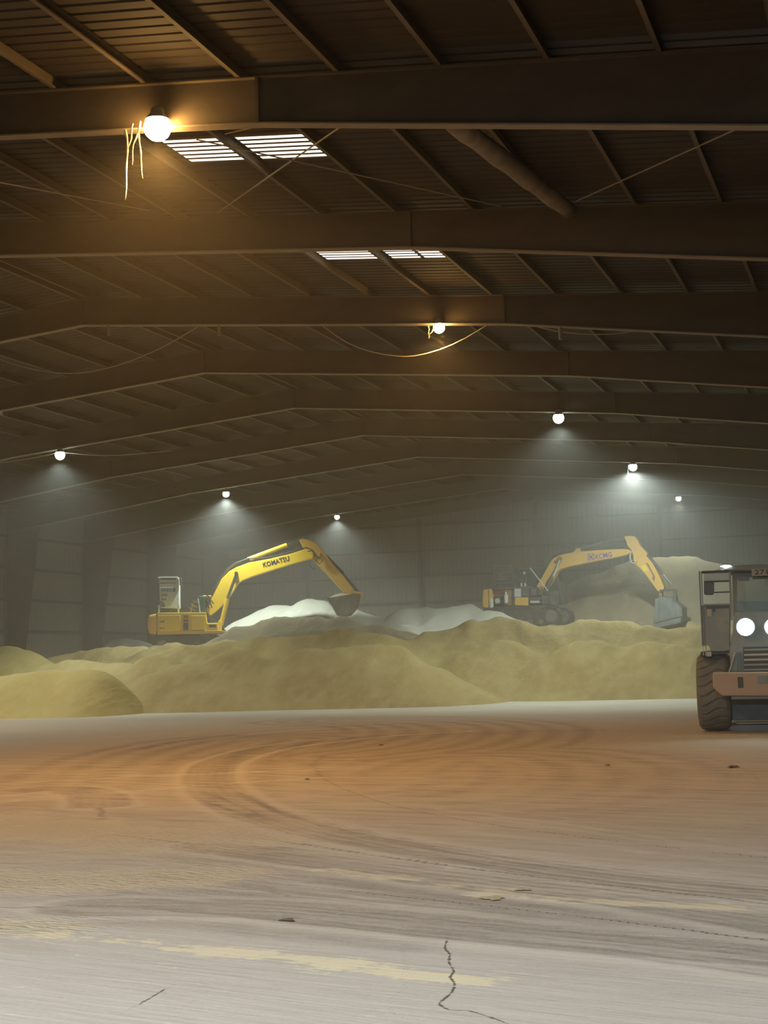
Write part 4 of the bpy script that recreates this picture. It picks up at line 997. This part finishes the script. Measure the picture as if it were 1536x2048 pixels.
# ================================================================== WHEEL LOADER (facing the camera)
LD = 31.0
O = at_d(1520, 1467.5, LD); O.z = 0
k_ = LD / F
r0 = ray(1500, 1300); angL = math.atan2(-r0.x, r0.y)
rt = Vector((math.cos(angL), math.sin(angL), 0)); bk_ = Vector((-math.sin(angL), math.cos(angL), 0))
W_ = empty('wheel_loader', O, angL)
tag(W_, 'wheel loader at the right edge facing the camera with its lights on', 'wheel loader')
def Lp(px, py, y=0.0):
    r = ray(px, py); C = Vector((0, 0, CAMH)); Q = O + bk_ * y; t = (Q - C).dot(bk_) / r.dot(bk_); P = C + r * t - O
    return (P.dot(rt), P.z)
def Lbox(name, mat, p0, p1, y0, y1, parent=None, bevel=.01, both=False, label=None):
    a = Lp(*p0, y0); b2 = Lp(*p1, y0); out = MB().b2((a[0], y0, a[1]), (b2[0], y1, b2[1])).build(name, mat, parent or W_, bevel=bevel, label=label)
    if both: MB().b2((-a[0], y0, a[1]), (-b2[0], y1, b2[1])).build(name, mat, parent or W_, bevel=bevel)
    return out
def Lpoly(name, mat, pts, y0, y1, parent=None, bevel=.01, both=False):
    P = [Lp(*p, y0) for p in pts]; o = MB().prism(P, y0, y1).build(name, mat, parent or W_, bevel=bevel)
    if both: MB().prism([(-p[0], p[1]) for p in P], y0, y1).build(name, mat, parent or W_, bevel=bevel)
    return o
def tyre(cx, cy, R=.795, wd=.64, seed=0):
    n = 432; prof = []
    hw = wd / 2
    m_ = 40; V = []
    for j in range(m_ + 1):
        u = -1 + 2 * j / m_
        V.append(u)
    verts = []; pitch = 2 * math.pi / 24
    # tread band
    for i in range(n):
        th = 2 * math.pi * i / n
        for u in V:
            crown = R - .035 * abs(u) ** 2.5 - (.05 * max(0, abs(u) - .8) / .2)
            wave = .33 * math.sin(u * math.pi * .95 + .5) * (1 if True else 0) + .12 * u
            ph = ((th / pitch + wave) % 1.0)
            g = min(ph, 1 - ph); dep = .035 * (1 - min(1, max(0, (g - .07) / .05))) if abs(u) > .0 else 0
            r = crown - dep
            verts.append((cx + u * hw, cy + r * math.cos(th), R + r * math.sin(th)))
        # sidewalls appended later
    k = m_ + 1
    faces = [(i * k + j, ((i + 1) % n) * k + j, ((i + 1) % n) * k + j + 1, i * k + j + 1) for i in range(n) for j in range(m_)]
    t = MB().add(verts, faces)
    o = len(t.v)
    for s_ in (-1, 1):
        rows = [(s_ * hw, R - .125), (s_ * (hw + .02), R * .72), (s_ * (hw - .02), R * .52), (s_ * (hw - .08), R * .45)]
        base = len(t.v)
        for (xx, rr) in rows:
            for i in range(n):
                th = 2 * math.pi * i / n; t.v.append((cx + xx, cy + rr * math.cos(th), R + rr * math.sin(th)))
        e = (0 if s_ < 0 else m_)
        for i in range(n):
            i2 = (i + 1) % n
            t.f.append((i * k + e, i2 * k + e, base + i2, base + i))
            for q in range(3): t.f.append((base + q * n + i, base + q * n + i2, base + (q + 1) * n + i2, base + (q + 1) * n + i))
    ty = t.build('tyre', M_tire, W_)
    mb = MB().lathe([(.01, -hw + .14), (R * .3, -hw + .12), (R * .34, -hw + .06), (R * .46, -hw + .05), (R * .46, hw - .05), (R * .34, hw - .06), (R * .3, hw - .12), (.01, hw - .14)], (cx, cy, R), 'x', 28)
    mb.build('wheel_rim', M_loader, ty)
    return ty
TX = Lp(1394, 1400, 0)[0] + .33
for cx, cyy in ((TX, .8), (-TX, .8), (TX, 4.1), (-TX, 4.1)): tyre(cx, cyy)
Lbox('axle', M_loaddark, (1455, 1378), (1588, 1412), .6, 1.0)
Lbox('axle', M_loaddark, (1455, 1378), (1588, 1412), 3.9, 4.3)
# counterweight bumper
CWB = Lpoly('counterweight', M_loader, [(1425, 1345), (1520, 1344), (1615, 1345), (1615, 1376), (1596, 1392), (1444, 1392), (1426, 1376)], -.35, .35, bevel=.03)
Lbox('tow_slot', M_slot, (1475, 1354), (1487, 1376), -.36, -.33, CWB)
Lbox('tow_slot', M_slot, (1553, 1354), (1565, 1376), -.36, -.33, CWB)
Lbox('number_plate', M_loadgrey, (1514, 1351), (1536, 1367), -.365, -.34, CWB, .005)
Lbox('lower_bumper', M_loadgrey, (1462, 1392), (1580, 1397), -.25, .4)
Lbox('belly_plate', M_loaddark, (1463, 1395), (1578, 1440), .3, 3.5)
# hood with grille
HD = Lpoly('engine_hood', M_loadgrey, [(1462, 1345), (1458, 1300), (1466, 1262), (1468, 1222), (1572, 1221), (1574, 1262), (1582, 1300), (1578, 1345)], .0, 2.0, bevel=.04)
for y in (1298, 1308, 1318, 1328, 1338):
    Lbox('grille_slat', M_palebox if y in (1318, 1308) else M_loadgrey, (1488, y), (1552, y + 2.5), -.03, .02, HD, .004)
Lbox('grille_opening', M_slot, (1486, 1294), (1554, 1342), -.015, .01, HD, .004)
for x in (1473, 1478, 1483):
    Lbox('grille_rib', M_palebox, (x, 1303), (x + 2, 1343), -.05, .0, HD, .004, both=True)
p, q = Lp(1458, 1345), Lp(1470, 1305)
for s_ in (1, -1):
    MB().bar((s_ * p[0], -.04, p[1]), (s_ * q[0], -.04, q[1]), .03, .03).build('hood_brace', M_palebox, HD)
for px_ in (1491, 1547):
    x, z = Lp(px_, 1254, -.15)
    h_ = MB().lathe([(.02, .2), (.1, .18), (.185, .05), (.19, -.02), (.17, -.03), (.17, .0)], (x, -.12, z), 'y', 24).build('headlamp', M_loadgrey, W_)
    MB().lathe([(.01, -.05), (.1, -.06), (.17, -.03), (.17, -.01), (.01, -.01)], (x, -.13, z), 'y', 24).build('lamp_glass', M_headlamp, h_, smooth=True)
    L = bpy.data.lights.new('headlamp_bulb', 'SPOT'); L.energy = 110; L.color = (.85, 1, .94); L.spot_size = math.radians(110); L.spot_blend = .8; L.shadow_soft_size = .12
    lo = bpy.data.objects.new('headlamp_light', L); COL.objects.link(lo); lo.parent = W_; lo.location = (x, -.30, z); lo.rotation_euler = (math.radians(78), 0, math.pi * 0)
    lo.rotation_euler = (math.radians(80), 0, math.pi)
    lo.rotation_euler = Vector((0, -1, .02)).to_track_quat('-Z', 'Y').to_euler()
# fenders
Lpoly('fender', M_loaddark, [(1400, 1310), (1402, 1303), (1458, 1297), (1466, 1300), (1466, 1312), (1458, 1308)], .25, 1.5, both=True)
# cab
Y0 = 1.2
CBN = Lpoly('cab', M_loadgrey, [(1466, 1235), (1464, 1150), (1472, 1139), (1520, 1136), (1568, 1139), (1576, 1150), (1574, 1235)], Y0, Y0 + 1.5, bevel=.04)
Lpoly('windscreen', M_cabglass, [(1474, 1226), (1473, 1162), (1478, 1153), (1562, 1153), (1567, 1162), (1566, 1226)], Y0 - .03, Y0 + .02, CBN)
Lpoly('sun_visor', M_loadgrey, [(1474, 1152), (1498, 1151), (1498, 1161), (1476, 1161)], Y0 - .06, Y0, CBN)
RF = Lpoly('cab_roof', M_loadgrey, [(1448, 1139), (1460, 1133), (1476, 1130), (1520, 1128), (1564, 1130), (1580, 1133), (1592, 1139), (1580, 1141), (1460, 1141)], Y0 - .35, Y0 + 1.8, bevel=.02)
NB = Lpoly('number_board', M_palebox, [(1503, 1138), (1538, 1137), (1538, 1151), (1504, 1152)], Y0 - .4, Y0 - .36, CBN, .003)
V_, F_ = text_mesh('271', 1.0)
V_[:, :2] -= V_[:, :2].min(0); a = Lp(1509, 1149.5, Y0 - .4); b2 = Lp(1535, 1138.5, Y0 - .4)
MB().add([(a[0] + v[0] / V_[:, 0].max() * (b2[0] - a[0]), Y0 - .41 + (0 if v[2] > 0 else .01), a[1] + v[1] / V_[:, 1].max() * (b2[1] - a[1])) for v in V_], F_).build('number_lettering', M_slot, NB, label='dark number 271')
wl = Lpoly('work_lamp', M_worklamp, [(1440, 1132.5), (1448, 1130), (1460, 1130), (1464, 1133), (1456, 1134), (1452, 1136), (1446, 1134)], Y0 - .4, Y0 - .2, RF, .003)
Lpoly('roof_arm', M_loadgrey, [(1428, 1142), (1440, 1137), (1465, 1135), (1465, 1139), (1440, 1142)], Y0 - .3, Y0 - .2, RF, .003)
# side guard frame with mirror, rungs and lower tank
YG = .1
SG = Lbox('side_guard', M_loadgrey, (1400, 1142), (1403.5, 1292), YG, YG + .05, both=False)
for p0, p1, nm, mt in (((1403.5, 1143), (1408, 1292), 'guard_post', M_loadgrey), ((1403, 1142), (1462, 1145), 'guard_rail', M_slot), ((1408, 1162), (1459, 1163.5), 'guard_rail', M_slot),
                       ((1428, 1183.5), (1459, 1185), 'guard_rail', M_slot), ((1457, 1143), (1466, 1240), 'guard_post', M_loadgrey), ((1408, 1208), (1460, 1210.5), 'guard_rail', M_loadgrey)):
    Lbox(nm, mt, p0, p1, YG, YG + .05, SG, .004)
Lpoly('side_mirror', M_mirror, [(1408, 1164), (1428, 1164), (1428, 1187), (1425, 1190), (1411, 1190), (1408, 1188)], YG - .06, YG, SG, .01)
Lpoly('glazed_panel', M_cabglass, [(1408, 1145), (1457, 1145), (1457, 1162), (1408, 1162)], YG + .02, YG + .035, SG, 0)
Lpoly('side_tank', M_loadgrey, [(1403, 1210), (1460, 1210), (1460, 1300), (1448, 1303), (1424, 1303), (1416, 1290), (1404, 1290)], YG + .03, YG + .8, SG, .02)
Lbox('tank_window', M_palebox, (1414, 1218), (1424, 1233), YG + .0, YG + .04, SG, .004)
Lbox('tank_rail', M_mirror, (1413, 1213), (1457, 1215), YG - .02, YG + .03, SG, .004)
Lbox('tank_rail', M_mirror, (1426, 1214), (1428, 1224), YG - .02, YG + .03, SG, .004)
for p0, p1 in (((1405.5, 1289), (1408, 1312)), ((1410, 1289), (1413.5, 1312))):
    Lbox('ladder_stile', M_white, p0, p1, YG + .05, YG + .1, SG, .004)
x, z = Lp(1418, 1308, YG); MB().box((x, YG + .1, z), (.09, .06, .1)).build('step_bracket', M_white, SG)
# mirrored guard on the far side, outside the frame
for ob in [o for o in SG.children] + [SG]:
    me2 = ob.data.copy()
    me2.transform(Matrix.Scale(-1, 4, (1, 0, 0))); me2.flip_normals()
    c2 = ob.copy(); c2.data = me2; COL.objects.link(c2); c2.parent = W_
# lift arms and bucket lying at the far end
LB = MB().prism([(-1.15, .25), (-1.15, .45), (-.95, .5), (.95, .5), (1.15, .45), (1.15, .25)], 5.2, 5.25)
Lbox('bucket_lip', M_palebox, (1473, 1443.5), (1580, 1447), .5, .62, None, .004)
Lpoly('bucket', M_loadgrey, [(1462, 1451), (1480, 1449), (1560, 1449), (1580, 1451), (1580, 1465), (1462, 1465)], .6, 1.2)

# ================================================================== bits on the floor
def clod(px, py, wx, lab, h=.5, mat=M_clod):
    p = at_z(px, py, 0); dist = (p - Vector((0, 0, CAMH))).length; s_ = wx * dist / F / 2
    V = []; n = 14
    for i in range(n):
        a = 2 * math.pi * i / n; r = s_ * (1 + .35 * math.sin(3 * a + px) + .2 * math.sin(7 * a + py)); V.append((r * math.cos(a), r * .9 * math.sin(a), -.004))
    for i in range(n): V.append((V[i][0] * .6, V[i][1] * .6, s_ * h * (.5 + .3 * math.sin(5 * i + px))))
    V.append((0, 0, s_ * h * .7))
    o = MB().add(V, [(i, (i + 1) % n, n + (i + 1) % n, n + i) for i in range(n)] + [(n + i, n + (i + 1) % n, 2 * n) for i in range(n)]).build('floor_clod', mat, loc=(p.x, p.y, 0))
    tag(o, lab, 'clod', 'clods on the floor')
M_dclod = dusty('dark_caked_dust', (0.13, 0.10, 0.07), (0.22, 0.18, 0.13), .5, 20, .95)
clod(1465, 1534, 20, 'dark clod on the floor below the loader tyre', .4, M_dclod)
clod(1216, 1530, 10, 'small dark clod left of the larger clod near the loader', .4, M_dclod)
clod(762, 1490, 9, 'tiny dark clod in the orange-lit floor centre', .4, M_dclod)
clod(615, 1558, 9, 'tiny dark clod left of the faint swirl marks', .4, M_dclod)
clod(985, 1795, 44, 'flat pale yellow flake of caked meal on the near floor', .12)
clod(1045, 1777, 30, 'smaller pale flake right behind the large caked flake', .1)
clod(575, 1838, 30, 'flat dark smear of caked dust on the near floor', .06, M_dclod)

# ================================================================== DUST HAZE
def haze(name, y0, y1, dens_, lab, z1=9.9):
    m = bpy.data.materials.new(name); m.use_nodes = True; nt = m.node_tree; nt.nodes.clear()
    out = nt.nodes.new('ShaderNodeOutputMaterial'); vs = nt.nodes.new('ShaderNodeVolumeScatter')
    vs.inputs['Density'].default_value = dens_; vs.inputs['Anisotropy'].default_value = HAZE_G; vs.inputs['Color'].default_value = (.93, .92, .86, 1)
    nt.links.new(vs.outputs[0], out.inputs['Volume'])
    mb = MB(); e = .02
    ys = (y0, y1); V = []
    for y in ys: V += [(XL + .05, y, -.3), (XR - .05, y, -.3), (XR - .05, y, z_roof(XR) - e), (RX, y, z_roof(RX) - e), (XL + .05, y, z_roof(XL) - e)]
    mb.add(V, [(0, 1, 2, 3, 4), (5, 6, 7, 8, 9), (0, 1, 6, 5), (1, 2, 7, 6), (2, 3, 8, 7), (3, 4, 9, 8), (4, 0, 5, 9)])
    o = mb.build(name, m); tag(o, lab, 'dust haze', kind='stuff'); return o
haze('dust_haze', 15.0, YB - .05, HAZE_NEAR, 'thin airborne dust filling the whole hall')
haze('dust_haze', 56.0, YB - .06, HAZE_FAR, 'thicker dust haze at the far end around the excavators')
